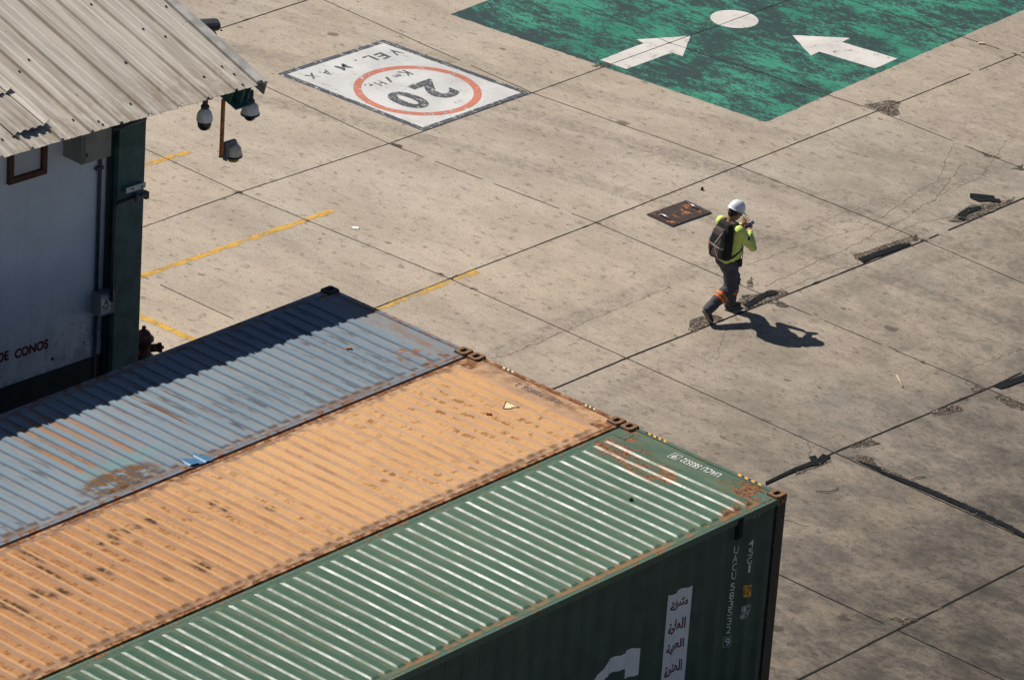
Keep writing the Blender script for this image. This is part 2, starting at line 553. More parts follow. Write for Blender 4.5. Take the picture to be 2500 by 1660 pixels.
        for (cx, cy, rx, ry) in ((-0.62, 2.05, 0.34, 0.55), (-0.75, 1.45, 0.30, 0.50), (-0.3, 0.35, 0.30, 0.5), (-0.55, 0.12, 0.55, 0.22), (-0.28, 2.25, 0.25, 0.22)):
            mm = g.blob(o, (cx, cy, 2.87), (rx, ry, 0.5), 0.0, 0.45)
            c = g.mix(g.mul(mm, g.step(g.noise(g.map(o, (1.4, 0.7, 1)), 5.5, 6, 0.7), 0.43, 0.53)), c, g.mix(g.step(fine, 0.4, 0.6), (0.10, 0.04, 0.018), (0.30, 0.145, 0.055)))
        em = g.step(y, 0.22, 0.08)
        c = g.mix(g.mul(g.mul(em, valley), g.step(g.noise(o, 4.5, 5, 0.7), 0.45, 0.56, 0, 0.9)), c, (0.27, 0.14, 0.06))
        rough0 = 0.33
        g.put(g.b.inputs['Specular IOR Level'], g.step(g.noise(g.map(o, (1.0, 1.6, 1)), 3.0, 6, 0.7), 0.30, 0.66, 0.42, 0.24))
    if kind != 'green':
        g.b.inputs['Specular IOR Level'].default_value = 0.2
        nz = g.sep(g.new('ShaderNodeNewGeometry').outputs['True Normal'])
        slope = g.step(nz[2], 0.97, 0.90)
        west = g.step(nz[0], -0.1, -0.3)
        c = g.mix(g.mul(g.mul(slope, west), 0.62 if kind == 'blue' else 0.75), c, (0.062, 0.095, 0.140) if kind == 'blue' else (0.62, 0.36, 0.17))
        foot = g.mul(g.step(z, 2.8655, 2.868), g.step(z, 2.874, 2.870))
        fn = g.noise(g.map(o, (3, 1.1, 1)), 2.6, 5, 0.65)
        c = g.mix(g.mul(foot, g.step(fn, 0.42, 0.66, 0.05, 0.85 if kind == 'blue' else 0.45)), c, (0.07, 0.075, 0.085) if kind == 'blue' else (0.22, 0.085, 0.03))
        er = g.noise(g.map(o, (1.4, 0.9, 1)), 4.5, 6, 0.7)
        c = g.mix(g.mul(g.step(x, -0.50, -0.22), g.step(er, 0.42, 0.60, 0, 0.45 if kind == 'blue' else 0.8)), c, (0.23, 0.13, 0.075))
        lip = g.math('MINIMUM', g.math('ABSOLUTE', g.math('SUBTRACT', y, 0.1)), g.math('ABSOLUTE', g.math('SUBTRACT', y, 2.338)))
        c = g.mix(g.mul(g.step(lip, 0.10, 0.02), g.step(er, 0.42, 0.58, 0, 0.75)), c, (0.17, 0.10, 0.065))
    c = g.mix(g.step(fine, 0.3, 0.75, 0.0, 0.28), c, g.mix(1.0, c, (0.55, 0.52, 0.5), 'MULTIPLY'))
    g.color(c)
    rr = g.step(med, 0.3, 0.7, rough0, rough0 + 0.16)
    g.rough(rr)
    g.bump(g.math('ADD', fine, g.mul(med, 1.5)), 0.12, 0.006)
    return g.m


def container_side(kind, c):
    g = G('container_side_paint_' + kind, 0.5, 0, 0.4)
    o = g.obj()
    st = g.noise(g.map(o, (9, 1, 0.7)), 1.6, 5, 0.6)
    n = g.noise(o, 3.0, 5)
    b = g.mix(g.step(n, 0.3, 0.7), tuple(v * 0.82 for v in c), tuple(v * 1.15 for v in c))
    b = g.mix(g.step(st, 0.62, 0.75, 0, 0.35), b, tuple(v * 0.55 + 0.02 for v in c))
    r = g.noise(g.map(o, (8, 1, 1.2)), 2.2, 6, 0.7)
    b = g.mix(g.step(r, 0.70, 0.76, 0, 0.8), b, (0.10, 0.04, 0.02))
    g.color(b)
    return g.m


def roof_sheet():
    g = G('weathered_roof_sheet', 0.55, 0.0, 0.4)
    o = g.obj()
    st = g.noise(g.map(o, (7, 0.45, 0.45)), 1.3, 7, 0.66)
    st2 = g.noise(g.map(o, (22, 0.5, 0.5)), 1.2, 5, 0.7)
    big = g.noise(g.map(o, (1, 0.5, 1)), 0.9, 4)
    c = g.mix(g.step(big, 0.3, 0.7), (0.44, 0.40, 0.345), (0.51, 0.46, 0.39))
    c = g.mix(g.step(st, 0.44, 0.64, 0, 0.7), c, (0.28, 0.235, 0.185))
    c = g.mix(g.step(st2, 0.58, 0.74, 0, 0.55), c, (0.22, 0.165, 0.12))
    ru = g.noise(g.map(o, (12, 0.8, 0.8)), 1.8, 6, 0.72)
    c = g.mix(g.step(ru, 0.62, 0.72, 0, 0.7), c, (0.20, 0.095, 0.045))
    sp = g.noise(g.map(o, (1.5, 0.8, 1)), 12, 3, 0.6)
    c = g.mix(g.step(sp, 0.71, 0.75, 0, 0.85), c, (0.07, 0.045, 0.03))
    x, y, z = g.sep(o)
    em = g.step(y, -0.75, -1.3)
    c = g.mix(g.mul(em, g.step(g.noise(g.map(o, (2, 1, 1)), 3.5, 5, 0.7), 0.40, 0.62, 0, 0.6)), c, (0.23, 0.175, 0.125))
    g.color(c)
    g.bump(st2, 0.08, 0.004)
    return g.m


def plaster():
    g = G('painted_plaster', 0.85, 0, 0.25)
    o = g.obj()
    x, y, z = g.sep(o)
    n = g.noise(o, 1.3, 6, 0.6)
    st = g.noise(g.map(o, (9, 1, 0.35)), 1.5, 5, 0.6)
    c = g.mix(g.step(n, 0.3, 0.7), (0.66, 0.69, 0.71), (0.75, 0.78, 0.80))
    c = g.mix(g.step(st, 0.56, 0.74, 0, 0.22), c, (0.30, 0.29, 0.27))
    low = g.step(z, 2.4, 1.2)
    c = g.mix(g.mul(low, g.step(g.noise(g.map(o, (1.5, 1, 0.8)), 3.0, 6, 0.7), 0.42, 0.66, 0, 0.6)), c, (0.21, 0.21, 0.205))
    scf = g.noise(g.map(o, (3, 1, 1)), 6.0, 5, 0.7)
    c = g.mix(g.step(scf, 0.67, 0.72, 0, 0.7), c, (0.10, 0.10, 0.10))
    lo = g.blob(o, (-0.9, 0.15, 1.6), (0.7, 1, 0.5), 0, 0.8)
    sp = g.noise(o, 22, 3, 0.6)
    c = g.mix(g.mul(lo, g.step(sp, 0.64, 0.69)), c, (0.03, 0.03, 0.03))
    cr = g.noise(o, 2.4, 4, 0.6, 0.8)
    c = g.mix(g.mul(g.step(g.math('ABSOLUTE', g.math('SUBTRACT', cr, 0.5)), 0, 0.006, 0.6, 0), g.step(z, 2.2, 1.7)), c, (0.06, 0.06, 0.06))
    g.color(c)
    return g.m


def cloth(name, c, var=0.12, rough=0.85):
    g = G(name, rough, 0, 0.2)
    o = g.obj()
    n = g.noise(o, 14, 4)
    g.color(g.mix(g.step(n, 0.3, 0.7), tuple(v * (1 - var) for v in c), tuple(min(1, v * (1 + var)) for v in c)))
    g.bump(g.noise(g.map(o, (1, 1, 2.2)), 22, 3), 0.25, 0.01)
    return g.m


def rust_plate():
    g = G('rusted_steel_plate', 0.75, 0.0, 0.35)
    p = g.pos()
    n = g.noise(g.map(p, (1.6, 1.0, 1)), 4.2, 6, 0.66)
    n2 = g.noise(p, 15, 4, 0.6)
    c = g.mix(g.step(n2, 0.35, 0.65), (0.030, 0.020, 0.018), (0.055, 0.034, 0.026))
    t = g.math('ADD', g.mul(n, 0.75), g.mul(n2, 0.25))
    c = g.mix(g.step(t, 0.543, 0.605), c, (0.40, 0.145, 0.03))
    g.color(c)
    g.bump(n2, 0.3, 0.006)
    return g.m


MAT = {}
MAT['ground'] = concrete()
MAT['joint'] = crack_mat()
MAT['green_court'] = green_court()
MAT['white_mark'] = paint_mark('white_road_paint', (0.53, 0.52, 0.505), 0.10, 6, (1.2, 0.6, 1), (0.36, 0.33, 0.29), 0.5)
MAT['white_arrow'] = paint_mark('white_arrow_paint', (0.57, 0.54, 0.505), 0.12, 5, (1, 1, 1), (0.36, 0.32, 0.28), 0.6)
MAT['dark_mark'] = paint_mark('dark_road_paint', (0.062, 0.070, 0.084), 0.30, 9, (1.4, 0.5, 1))
MAT['dark_letter'] = paint_mark('dark_letter_paint', (0.075, 0.080, 0.090), 0.34, 9, (1.4, 0.6, 1))
MAT['red_mark'] = paint_mark('red_road_paint', (0.50, 0.165, 0.105), 0.30, 7, (1.2, 0.5, 1), (0.58, 0.22, 0.15), 0.6)
MAT['yellow_mark'] = paint_mark('yellow_road_paint', (0.60, 0.345, 0.055), 0.36, 5, (0.7, 1.3, 1))
MAT['yellow_worn'] = paint_mark('faded_yellow_road_paint', (0.60, 0.36, 0.07), 0.44, 4, (0.6, 1.4, 1))
MAT['sealant'] = simple('black_joint_rubber', (0.012, 0.014, 0.016), 0.95, 0.3, 8, spec=0.1, bump=0.3)
MAT['rust_plate'] = rust_plate()
MAT['steel'] = simple('bare_steel', (0.42, 0.38, 0.37), 0.35, 0.2, 20, metal=0.8)
MAT['steel_dark'] = simple('dark_steel', (0.05, 0.052, 0.055), 0.5, 0.2, 12)
MAT['dark'] = simple('dark_void', (0.012, 0.012, 0.013), 0.9, 0.1)
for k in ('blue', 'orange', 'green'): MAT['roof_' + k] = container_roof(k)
MAT['side_blue'] = container_side('blue', (0.10, 0.14, 0.21))
MAT['side_orange'] = container_side('orange', (0.38, 0.17, 0.06))
MAT['side_green'] = container_side('green', (0.045, 0.078, 0.060))
MAT['frame_blue'] = rusty('container_frame_blue', (0.17, 0.19, 0.22), 0.42)
MAT['frame_orange'] = rusty('container_frame_orange', (0.42, 0.235, 0.12), 0.60)
MAT['frame_green'] = rusty('container_frame_green', (0.075, 0.125, 0.088), 0.30)
MAT['post_rust'] = rusty('rusty_corner_post', (0.040, 0.042, 0.034), 0.30)
MAT['cast_rust'] = rusty('rusty_casting', (0.19, 0.115, 0.065), 0.45, 0.8, 14)
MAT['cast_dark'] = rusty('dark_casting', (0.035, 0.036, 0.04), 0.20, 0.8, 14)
MAT['white_letter'] = simple('white_letter_paint', (0.62, 0.62, 0.60), 0.6, 0.12, 8)
MAT['grey_letter'] = simple('grey_letter_paint', (0.11, 0.09, 0.085), 0.7, 0.2, 8)
MAT['red_letter'] = simple('maroon_letter_paint', (0.105, 0.012, 0.016), 0.6, 0.15, 8)
MAT['banner'] = simple('white_banner_film', (0.66, 0.67, 0.68), 0.55, 0.06, 3)
MAT['yellow_sticker'] = simple('yellow_sticker', (0.72, 0.37, 0.035), 0.55, 0.1, 10)
MAT['yellow_pale'] = simple('pale_yellow_sticker', (0.66, 0.55, 0.28), 0.6, 0.12, 14)
MAT['black_print'] = simple('black_print', (0.03, 0.032, 0.036), 0.6, 0.2, 10)
MAT['teal_chip'] = simple('teal_paint_chip', (0.03, 0.10, 0.075), 0.6, 0.2, 10)
MAT['patch_green'] = simple('faded_green_patch', (0.055, 0.085, 0.068), 0.55, 0.15, 4)
MAT['roof_sheet'] = roof_sheet()
MAT['roof_trim'] = simple('grey_roof_flashing', (0.36, 0.34, 0.31), 0.5, 0.22, 5)
MAT['plaster'] = plaster()
MAT['green_steel'] = simple('dark_green_steel', (0.065, 0.165, 0.150), 0.5, 0.25, 6)
MAT['green_column'] = simple('dark_green_column', (0.048, 0.112, 0.108), 0.6, 0.3, 4)
MAT['skirting'] = simple('dark_green_skirting', (0.022, 0.035, 0.034), 0.7, 0.25, 4)
MAT['window_wood'] = simple('red_brown_window_frame', (0.085, 0.028, 0.02), 0.6, 0.2, 10)
MAT['window_panel'] = simple('white_window_panel', (0.56, 0.57, 0.57), 0.7, 0.06, 3)
MAT['cabinet'] = simple('grey_cabinet_paint', (0.24, 0.24, 0.215), 0.5, 0.15, 5)
MAT['box_grey'] = simple('grey_box_paint', (0.18, 0.20, 0.22), 0.5, 0.15, 8)
MAT['conduit'] = simple('dark_conduit', (0.055, 0.058, 0.062), 0.45, 0.2, 12)
MAT['white_plate'] = simple('white_plate', (0.62, 0.60, 0.60), 0.6, 0.1, 10)
MAT['cam_shell'] = simple('camera_shell', (0.74, 0.725, 0.69), 0.5, 0.18, 12)
MAT['cam_shell_tan'] = simple('sunburnt_camera_shell', (0.70, 0.60, 0.46), 0.55, 0.18, 12)
MAT['cam_dome'] = simple('smoked_dome', (0.030, 0.026, 0.024), 0.12, 0.1, 10, spec=0.6)
MAT['cam_ring'] = simple('amber_dome_ring', (0.45, 0.27, 0.07), 0.4, 0.1, 10)
MAT['rust_pipe'] = rusty('rusty_pipe', (0.55, 0.22, 0.06), 0.40, 0.85, 16)
MAT['hydrant'] = rusty('weathered_red_hydrant', (0.055, 0.020, 0.016), 0.30, 0.6, 12)
MAT['chalk'] = paint_mark('pale_chalk_scuff', (0.30, 0.31, 0.28), 0.55, 14)
MAT['paper'] = simple('white_paper', (0.75, 0.75, 0.74), 0.8, 0.04)
MAT['twig'] = simple('dry_twig', (0.16, 0.085, 0.05), 0.85, 0.2, 30)
MAT['straw'] = simple('pale_straw', (0.50, 0.42, 0.28), 0.85, 0.2, 30)
MAT['peg'] = simple('orange_peg', (0.50, 0.14, 0.025), 0.6, 0.2, 20)
MAT['blue_tape'] = simple('blue_tape', (0.05, 0.16, 0.29), 0.5, 0.15, 12)
MAT['skin'] = simple('skin', (0.34, 0.165, 0.09), 0.55, 0.10, 10)
MAT['shirt'] = cloth('lime_shirt_cloth', (0.62, 0.72, 0.19))
MAT['trousers'] = cloth('charcoal_trouser_cloth', (0.068, 0.070, 0.083), 0.18)
MAT['hi_vis'] = cloth('orange_band_cloth', (0.80, 0.185, 0.022))
MAT['silver_band'] = cloth('silver_band_cloth', (0.17, 0.15, 0.145))
MAT['hair'] = simple('black_hair', (0.014, 0.012, 0.011), 0.6, 0.3, 30)
MAT['helmet'] = simple('white_helmet_shell', (0.76, 0.77, 0.78), 0.28, 0.03, 4, spec=0.5)
MAT['strap_black'] = simple('black_webbing', (0.02, 0.02, 0.022), 0.7, 0.2, 20)
MAT['pack_brown'] = cloth('brown_grey_pack_cloth', (0.085, 0.070, 0.062), 0.2)
MAT['pack_black'] = cloth('black_pack_cloth', (0.022, 0.020, 0.020), 0.25)
MAT['pack_light'] = cloth('light_pack_piping', (0.30, 0.26, 0.245), 0.15)
MAT['sole'] = simple('grey_rubber_sole', (0.24, 0.22, 0.18), 0.7, 0.2, 12)
MAT['shoe'] = simple('black_shoe_leather', (0.022, 0.022, 0.022), 0.6, 0.2, 14)
MAT['screen'] = simple('phone_glass', (0.02, 0.025, 0.045), 0.12, 0.1)
MAT['badge'] = simple('navy_badge', (0.02, 0.035, 0.06), 0.7, 0.1)
MAT['red_label'] = simple('red_bottle_label', (0.55, 0.06, 0.02), 0.5, 0.1)
MAT['bottle'] = simple('blue_grey_bottle', (0.16, 0.23, 0.28), 0.3, 0.1)


# ---------------------------------------------------------------- text
def text_mesh(s, bold=0.0):
    cu = bpy.data.curves.new('letters', 'FONT')
    cu.body = s
    cu.resolution_u = 6
    cu.offset = bold
    o = bpy.data.objects.new('letters', cu)
    col.objects.link(o)
    dg = bpy.context.evaluated_depsgraph_get()
    me = bpy.data.meshes.new_from_object(o.evaluated_get(dg))
    bpy.data.objects.remove(o)
    bpy.data.curves.remove(cu)
    return me


def add_text(mb, s, org, right, up, nrm, off=0.0, mi=0, bold=0.0):
    """glyphs of s stretched to fill the parallelogram org, right, up"""
    me = text_mesh(s, bold)
    n = len(me.vertices)
    co = np.empty(n * 3)
    me.vertices.foreach_get('co', co)
    co = co.reshape(-1, 3)
    lo, hi = co.min(0), co.max(0)
    ext = np.maximum(hi - lo, 1e-6)
    org, right, up, nrm = Vector(org), Vector(right), Vector(up), Vector(nrm)
    vs = []
    for p in co:
        a, b = (p[0] - lo[0]) / ext[0], (p[1] - lo[1]) / ext[1]
        vs.append(mb.bm.verts.new(org + right * a + up * b + nrm * off))
    for f in me.polygons:
        try:
            nf = mb.bm.faces.new([vs[i] for i in f.vertices])
            nf.material_index = mi
            nf.normal_update()
            if nf.normal.dot(nrm) < 0: nf.normal_flip()
        except ValueError: pass
    bpy.data.meshes.remove(me)


# ================================================================ GROUND
XL = [5.925, 9.027, 12.154, 15.504]
XL = [5.925 - 3.15 * k for k in range(12, 0, -1)] + XL + [15.504 + 3.25 * k for k in range(1, 14)]
YL = [0.236, 3.759, 7.403, 10.768, 14.816]
y_top = bp(600, 50).y
YL = [0.236 - 3.55 * k for k in range(8, 0, -1)] + YL + [y_top, y_top + 3.8, y_top + 7.6, y_top + 11.4, y_top + 15.2, y_top + 19, y_top + 23]
MEET = {(583.7, 470.4): (5.925, 14.816), (948.8, 351.6): (9.027, 14.816), (1299.4, 227.5): (12.154, 14.816), (1634.6, 105.8): (15.504, 14.816),
        (1098, 681): (5.925, 10.768), (1454.3, 544): (9.027, 10.768), (1803, 406): (12.154, 10.768), (2141.7, 271.8): (15.504, 10.768), (2483.5, 134.7): (18.754, 10.768),
        (1529.2, 874.5): (5.925, 7.403), (1890, 732): (9.027, 7.403), (2256, 588): (12.154, 7.403),
        (2037, 1105): (5.925, 3.759), (2409.7, 949.4): (9.027, 3.759)}
gx = [-400] + XL + [500]
gy = [-400] + YL + [500]
GP = [[Vector((x, y, 0)) for y in gy] for x in gx]
for (u, v), (x, y) in MEET.items():
    i = min(range(len(gx)), key=lambda k: abs(gx[k] - x)); j = min(range(len(gy)), key=lambda k: abs(gy[k] - y))
    GP[i][j] = bp(u, v)
for j in range(len(gy)):                              # carry each measured row on past its last measured corner
    known = [i for i in range(len(gx)) if (GP[i][j] - Vector((gx[i], gy[j], 0))).length > 1e-4]
    if not known or j in (0, len(gy) - 1): continue
    for i in range(1, len(gx) - 1):
        if i in known: continue
        k = min(known, key=lambda q: abs(q - i))
        GP[i][j] = Vector((gx[i], GP[k][j].y, 0))
bm = bmesh.new()
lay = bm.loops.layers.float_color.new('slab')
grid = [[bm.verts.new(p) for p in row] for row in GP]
rs = random.Random(3)
for i in range(len(gx) - 1):
    for j in range(len(gy) - 1):
        f = bm.faces.new((grid[i][j], grid[i + 1][j], grid[i + 1][j + 1], grid[i][j + 1]))
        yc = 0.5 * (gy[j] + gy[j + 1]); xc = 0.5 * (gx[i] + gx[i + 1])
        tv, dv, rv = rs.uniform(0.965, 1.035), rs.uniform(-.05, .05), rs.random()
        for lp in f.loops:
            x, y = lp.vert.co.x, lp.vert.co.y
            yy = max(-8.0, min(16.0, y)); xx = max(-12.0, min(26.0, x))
            lane_vig = np.interp(yy, [-6, -3.3, 0.24, 3.76, 7.4, 10.8], [1.0, 0.95, 0.80, 0.46, 0.14, 0.0]) * np.interp(xx, [-6, 3], [0.4, 1.0])
            right_vig = np.interp(xx, [8, 15, 22], [0, 0.35, 0.9]) * np.interp(yy, [4, 12, 16], [1, 0.7, 0.3])
            lp[lay] = (tv * (1 - 0.79 * lane_vig) * (1 - 0.28 * right_vig), max(0, min(1, 0.09 + dv * .6 + 0.85 * lane_vig + 0.3 * right_vig)), rv, 1)  # darkens towards lower right: lens vignetting painted in, together with lane dirt
me = bpy.data.meshes.new('ground')
bm.to_mesh(me); bm.free()
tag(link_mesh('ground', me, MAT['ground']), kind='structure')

# joints between the slabs, and wandering hairline cracks
JZ = 0.0052
mb = MB()
rj = random.Random(11)


def joint(p0, p1, w, jit=0.004, gap=0.0, step=0.11):
    p0, p1 = Vector(p0[:2]), Vector(p1[:2])
    L = (p1 - p0).length
    n = max(2, int(L / step))
    d = (p1 - p0) / L
    nn = Vector((-d.y, d.x))
    pts, ws = [], []
    off = rj.uniform(0, 100)
    for i in range(n + 1):
        t = i / n
        p = p0 + (p1 - p0) * t
        q = mnoise.noise(Vector((off + t * L * 1.3, 0, 0)))
        q2 = mnoise.noise(Vector((off + t * L * 7.0, 5, 0)))
        p = p + nn * (jit * q2 + 0.006 * q)
        ww = w * (1.0 + 0.35 * q + 0.35 * q2)
        if q2 > 0.55: ww *= 1.7
        if rj.random() < gap:
            if len(pts) > 1: mb.ribbon(pts, ws, JZ)
            pts, ws = [], []
            continue
        pts.append(p); ws.append(max(ww, 0.0025))
    if len(pts) > 1: mb.ribbon(pts, ws, JZ)


wx = {0.236: 0.030, 3.759: 0.030, 7.403: 0.028, 10.768: 0.016, 14.816: 0.013}
for j in range(1, len(gy) - 1):
    for i in range(1, len(gx) - 2):
        p, q = GP[i][j], GP[i + 1][j]
        if p.x < -12 or p.x > 60: continue
        joint(p, q, wx.get(gy[j], 0.02), gap=0.012)
        o2 = Vector((0, 0.11, 0))
        joint(p + o2, q + o2, 0.0018, gap=0.6)
for i in range(1, len(gx) - 1):
    for j in range(1, len(gy) - 2):
        p, q = GP[i][j], GP[i][j + 1]
        if p.x < -12 or p.x > 60: continue
        joint(p, q, 0.0115 if p.y > 3 else 0.018, gap=0.02)


def crack(pts, w=0.006, seg=0.030, amp=0.055):
    out = []
    off = rj.uniform(0, 50)
    for k in range(len(pts) - 1):
        a, b = bp(*pts[k]), bp(*pts[k + 1])
        n = max(2, int((b - a).length / seg))
        d = (b - a).normalized(); nn = Vector((-d.y, d.x, 0))
        for i in range(n):
            p = a + (b - a) * (i / n)
            q = mnoise.noise(Vector((off + p.x * 5, p.y * 5, 0))) + 0.5 * mnoise.noise(Vector((off + p.x * 19, p.y * 19, 3)))
            out.append(p + nn * amp * q)
    ws = [max(0.002, 1.25 * w * (0.75 + 0.8 * mnoise.noise(Vector((off, i * 0.35, 0))))) for i in range(len(out))]
    mb.ribbon(out, ws, 0.0020)


for pts, w in (([(1203, 877), (1275, 853), (1330, 830), (1400, 798)], 0.006),
               ([(1400, 798), (1500, 757), (1640, 700)], 0.004),
               ([(1870, 700), (1960, 655), (2080, 600), (2200, 540), (2290, 480), (2350, 400)], 0.005),
               ([(1900, 710), (2010, 668), (2110, 640), (2200, 590)], 0.004),
               ([(1820, 650), (1950, 600), (2100, 560), (2290, 440), (2330, 350)], 0.004),
               ([(1840, 590), (1960, 560), (2060, 520), (2120, 500)], 0.003),
               ([(2180, 580), (2240, 545), (2340, 525), (2350, 512)], 0.005),
               ([(2290, 480), (2380, 440), (2420, 400), (2460, 340)], 0.004),
               ([(1975, 1080), (1980, 1100), (1975, 1118)], 0.006),
               ([(2360, 928), (2365, 940), (2380, 935)], 0.006),
               ([(1980, 1090), (2030, 1080), (2010, 1070), (2060, 1060)], 0.003),
               ([(2300, 925), (2330, 915), (2360, 905), (2420, 880), (2500, 850)], 0.0035),
               ([(1905, 1265), (1940, 1278), (1985, 1285)], 0.008),
               ([(300, 500), (350, 482), (420, 470)], 0.003),
               ([(1530, 668), (1545, 662), (1548, 675)], 0.007),
               ([(2050, 545), (2100, 540), (2150, 565)], 0.004),
               ([(2200, 1440), (2260, 1420), (2330, 1400)], 0.003),
               ([(1750, 880), (1760, 840), (1775, 800)], 0.003)):
    crack(pts, w)
tag(mb.build('ground_joints', MAT['joint']), kind='structure')


# crumbled concrete along the joints: dark broken beds with loose chips
def rubble_material():
    g = G('crumbled_concrete', 0.95, 0, 0.2)
    p = g.pos()
    v = g.vor(p, 26, 'Distance')
    n = g.noise(p, 27, 6, 0.78)
    n2 = g.noise(p, 7, 6, 0.75)
    c = g.mix(g.step(n, 0.45, 0.57), (0.014, 0.013, 0.012), (0.33, 0.265, 0.20))
    c = g.mix(g.step(v, 0.30, 0.55, 0, 0.7), c, (0.014, 0.013, 0.012))
    g.color(c)
    fd, _a, _b = g.attr('fade')
    th = g.lin(fd, 0, 1, 0.64, 0.47)
    hard = g.step(g.math('SUBTRACT', g.math('ADD', g.mul(n2, 0.45), g.mul(n, 0.55)), th), -0.02, 0.06)
    soft = g.mul(fd, g.step(n2, 0.30, 0.62, 0.08, 0.60))
    g.alpha(g.math('MAXIMUM', hard, soft))
    g.bump(n, 0.6, 0.02)
    return g.m


MAT['rubble'] = rubble_material()
MAT['chip'] = simple('concrete_chip', (0.25, 0.205, 0.16), 0.95, 0.55, 30)


def crop(pts, ox, oy, s): return [(ox + a / s, oy + b / s) for a, b in pts]


patches = [
    crop([(70, 1290), (90, 1200), (200, 1165), (330, 1150), (380, 1180), (330, 1210), (240, 1255), (130, 1310)], 1660, 460, 3.7325),
    crop([(220, 910), (300, 790), (480, 770), (700, 770), (980, 660), (1290, 690), (1400, 740), (1290, 800), (1000, 930), (640, 1060), (400, 1160), (330, 1040)], 1780, 640, 9.8),
    crop([(400, 560), (480, 390), (580, 380), (560, 500), (600, 600), (460, 600)], 1780, 640, 9.8),
    crop([(780, 960), (1250, 960), (1440, 1080), (1250, 1080), (1000, 1000)], 1780, 640, 9.8),
    crop([(540, 410), (690, 385), (780, 390), (760, 440), (780, 465), (730, 485), (640, 445)], 1900, 100, 2.613),
    crop([(480, 1370), (600, 1330), (760, 1270), (880, 1235), (890, 1275), (800, 1300), (560, 1385), (500, 1410)], 1900, 100, 2.613),
    crop([(560, 1190), (760, 1000), (1060, 810), (1500, 760), (1900, 690), (2150, 600), (2100, 690), (1960, 780), (1500, 960), (1000, 1180), (700, 1210)], 2260, 420, 9.8),
    crop([(1290, 710), (1420, 745), (1400, 755), (1310, 735)], 1900, 100, 2.613),
    crop([(1480, 820), (1560, 790), (1568, 830)], 1900, 100, 2.613),
    crop([(1070, 860), (1180, 800), (1330, 820), (1390, 850), (1240, 960), (1080, 930)], 2260, 860, 9.8),
    crop([(100, 1450), (600, 1260), (780, 1290), (860, 1400), (560, 1480), (300, 1510)], 2260, 860, 9.8),
    crop([(1650, 1090), (1760, 990), (2352, 1240), (2352, 1400), (2100, 1340), (1800, 1180)], 2260, 860, 9.8),
    crop([(1340, 500), (1600, 390), (1820, 310), (2040, 420), (1760, 500), (1400, 530)], 1940, 1040, 9.8),
    crop([(1240, 750), (1500, 680), (1780, 740), (1960, 880), (2060, 1010), (1900, 960), (1500, 870)], 1940, 1040, 9.8),
    crop([(0, 1090), (340, 1010), (740, 860), (900, 780), (860, 850), (600, 970), (200, 1120), (0, 1190)], 1940, 1040, 9.8),
    crop([(580, 480), (680, 520), (860, 600), (960, 640), (1140, 720), (1300, 800), (1340, 850), (1100, 740), (880, 630), (640, 530)], 1850, 900, 2.063),
    crop([(740, 690), (820, 640), (1000, 680), (1380, 660), (1380, 710), (1160, 800), (1000, 830)], 2100, 1440, 9.8),
    crop([(1790, 500), (1880, 400), (1980, 440), (1880, 490)], 2100, 1440, 9.8),
    crop([(580, 275), (620, 262), (660, 265), (640, 280)], 1100, 0, 1.687),
    crop([(900, 790), (980, 780), (1200, 850), (1140, 900), (960, 830)], 860, 270, 9.8),
]
mb = MB(); mc = MB()
rr = random.Random(5)
for (u, v) in MEET:
    if rr.random() < .45: continue
    a0 = rr.uniform(0, 6.28); n = 11; r0 = rr.uniform(3, 7)
    patches.append([(u + r0 * rr.uniform(.5, 1.5) * 1.5 * math.cos(a0 + 6.2832 * k / n), v + r0 * .45 * rr.uniform(.5, 1.5) * math.sin(a0 + 6.2832 * k / n)) for k in range(n)])
for k in range(46):                                     # nicked joint edges
    i = rr.randrange(12, 20); j = rr.randrange(6, 14)
    if i + 1 >= len(gx) - 1 or j + 1 >= len(gy) - 1: continue
    p, q = (GP[i][j], GP[i + 1][j]) if rr.random() < .6 else (GP[i][j], GP[i][j + 1])
    c = p + (q - p) * rr.random(); d = (q - p).normalized(); nn = Vector((-d.y, d.x, 0)) * rr.choice((-1, 1))
    L_, H_ = rr.uniform(.04, .16), rr.uniform(.02, .07)
    patches.append([c - d * L_, c - d * L_ * .5 + nn * H_ * rr.uniform(.5, 1), c + nn * H_, c + d * L_ * .6 + nn * H_ * rr.uniform(.3, 1), c + d * L_, c - nn * .015])
